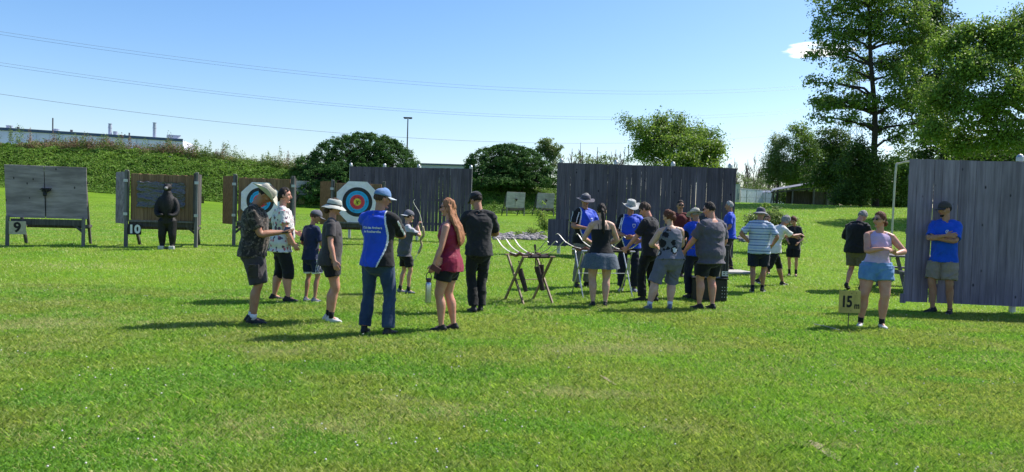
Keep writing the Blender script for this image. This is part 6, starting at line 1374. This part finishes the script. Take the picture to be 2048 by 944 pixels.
m25 = person('man in bright blue T-shirt, khaki shorts and dark cap, leaning on the right fence', 1887, 627, 401, 132, w=1.0, fl=(-.08, -.02, 10), fr=(.14, .06, -26), lean=-3, hyaw=-30, hp=6, skin='b', hair='dark', beard=1, al=dict(w=(.08, .24, 1.17), p=(-.9, .1, -.6), d=(1, .1, .1), n=(0, -1, 0)), ar=dict(w=(-.06, .27, 1.22), p=(.9, .1, -.6), d=(-1, 0, .1), n=(0, -1, 0)),
    top=dict(m=RBLU, hem=-.12, loose=.032, sleeve=.85, wr=.010), bottom=dict(m=KHAKI, len=.90, loose=.040, wr=.011), shoes=S_BK, sole=S_DK, hat=dict(k='cap', m=C_BR, pm=C_BK))
def swirl():
    mb = MB(); mb.tube([( .022*math.cos(t), .026*math.sin(t), 0) for t in np.linspace(.6, 5.6, 16)], .006, .002, n=4); mb.tube([(-.004, .012, 0), (.010, .0, 0), (-.004, -.014, 0)], .006, .002, n=4); return mb.mesh('emblem')
print_on(m25, 'shirt', '', 0, PIPE, -.075, .35, False, mesh=swirl(), name='emblem')

# ------------------------------------------------ black bear practice figure in front of butt 10
p = gray(334, 498); zt = at(334, 366, p.y).z; gz = g(p.x, p.y); s = (zt-gz)/2.0
fur = NT('black_rubber_fur'); n1 = fur.noise(40, 5, .7, (1, 1, .3)); fur.bump(n1, .012); fur.fin(fur.mix(fur.ramp(n1, .3, .7), (.004, .004, .005), (.014, .013, .014)), .6, .3)
root = empty('bear_figure', (p.x, p.y, gz), R_(12), 'black standing bear practice target in front of the number 10 butt', 'archery target')
mb = MB(); C3 = lambda pts, k=3: catmull(pts, k)
X = C3([(0, .02, .78, .19, .17), (0, .01, .95, .175, .17), (0, -.01, 1.12, .20, .19), (0, -.02, 1.32, .235, .20), (0, -.02, 1.50, .225, .18), (0, -.03, 1.64, .15, .14), (0, -.05, 1.74, .105, .11)]); mb.tube(X[:, :3], X[:, 3], X[:, 4], n=26)
for sg in (-1, 1):
    X = C3([(sg*.11, .02, .86, .155), (sg*.13, .02, .62, .135), (sg*.145, .0, .42, .115), (sg*.145, .03, .24, .095), (sg*.145, .02, .12, .075)]); mb.tube(X[:, :3], X[:, 3], n=18)
    mb.tube([(sg*.145, .04, .09), (sg*.15, -.10, .07)], np.array([.07, .06]), np.array([.06, .045]), n=12)
    X = C3([(sg*.18, -.02, 1.50, .10), (sg*.27, -.04, 1.32, .085), (sg*.285, -.10, 1.12, .075), (sg*.20, -.20, 1.02, .065), (sg*.11, -.25, 1.04, .055)]); mb.tube(X[:, :3], X[:, 3], n=14)
    mb.ell((sg*.085, .0, 1.955), (.038, .02, .045), 12, 8)
mb.ell((0, -.05, 1.86), (.125, .135, .125), 18, 12); mb.tube([(0, -.13, 1.85), (0, -.27, 1.835)], np.array([.065, .048]), n=14)
me = remesh(mb, .014, 3); V = verts(me); setverts(me, V*s); cc = centers(me)/s; me.polygons.foreach_set('material_index', ((cc[:, 1] < -.22) & (cc[:, 2] > 1.7) & (cc[:, 2] < 1.885)).astype(np.int32))
link('body', me, [fur.m, plain('worn_muzzle', (.18, .18, .18), .8, var=.4, sc=30)], root, True)
for sg in (-1, 1): m = MB(); m.box((sg*.15*s, -.10*s, .045*s), (.15*s, .13*s, .11*s), bev=.01); m.build('foot_block', plain('pale_block', (.42, .42, .40), .8), root)
m = MB(); m.box((0, 0, .02), (.46*s, .10*s, .05*s), bev=.006); m.build('base_bar', dark_w, root)
S.cycles.use_denoising = True
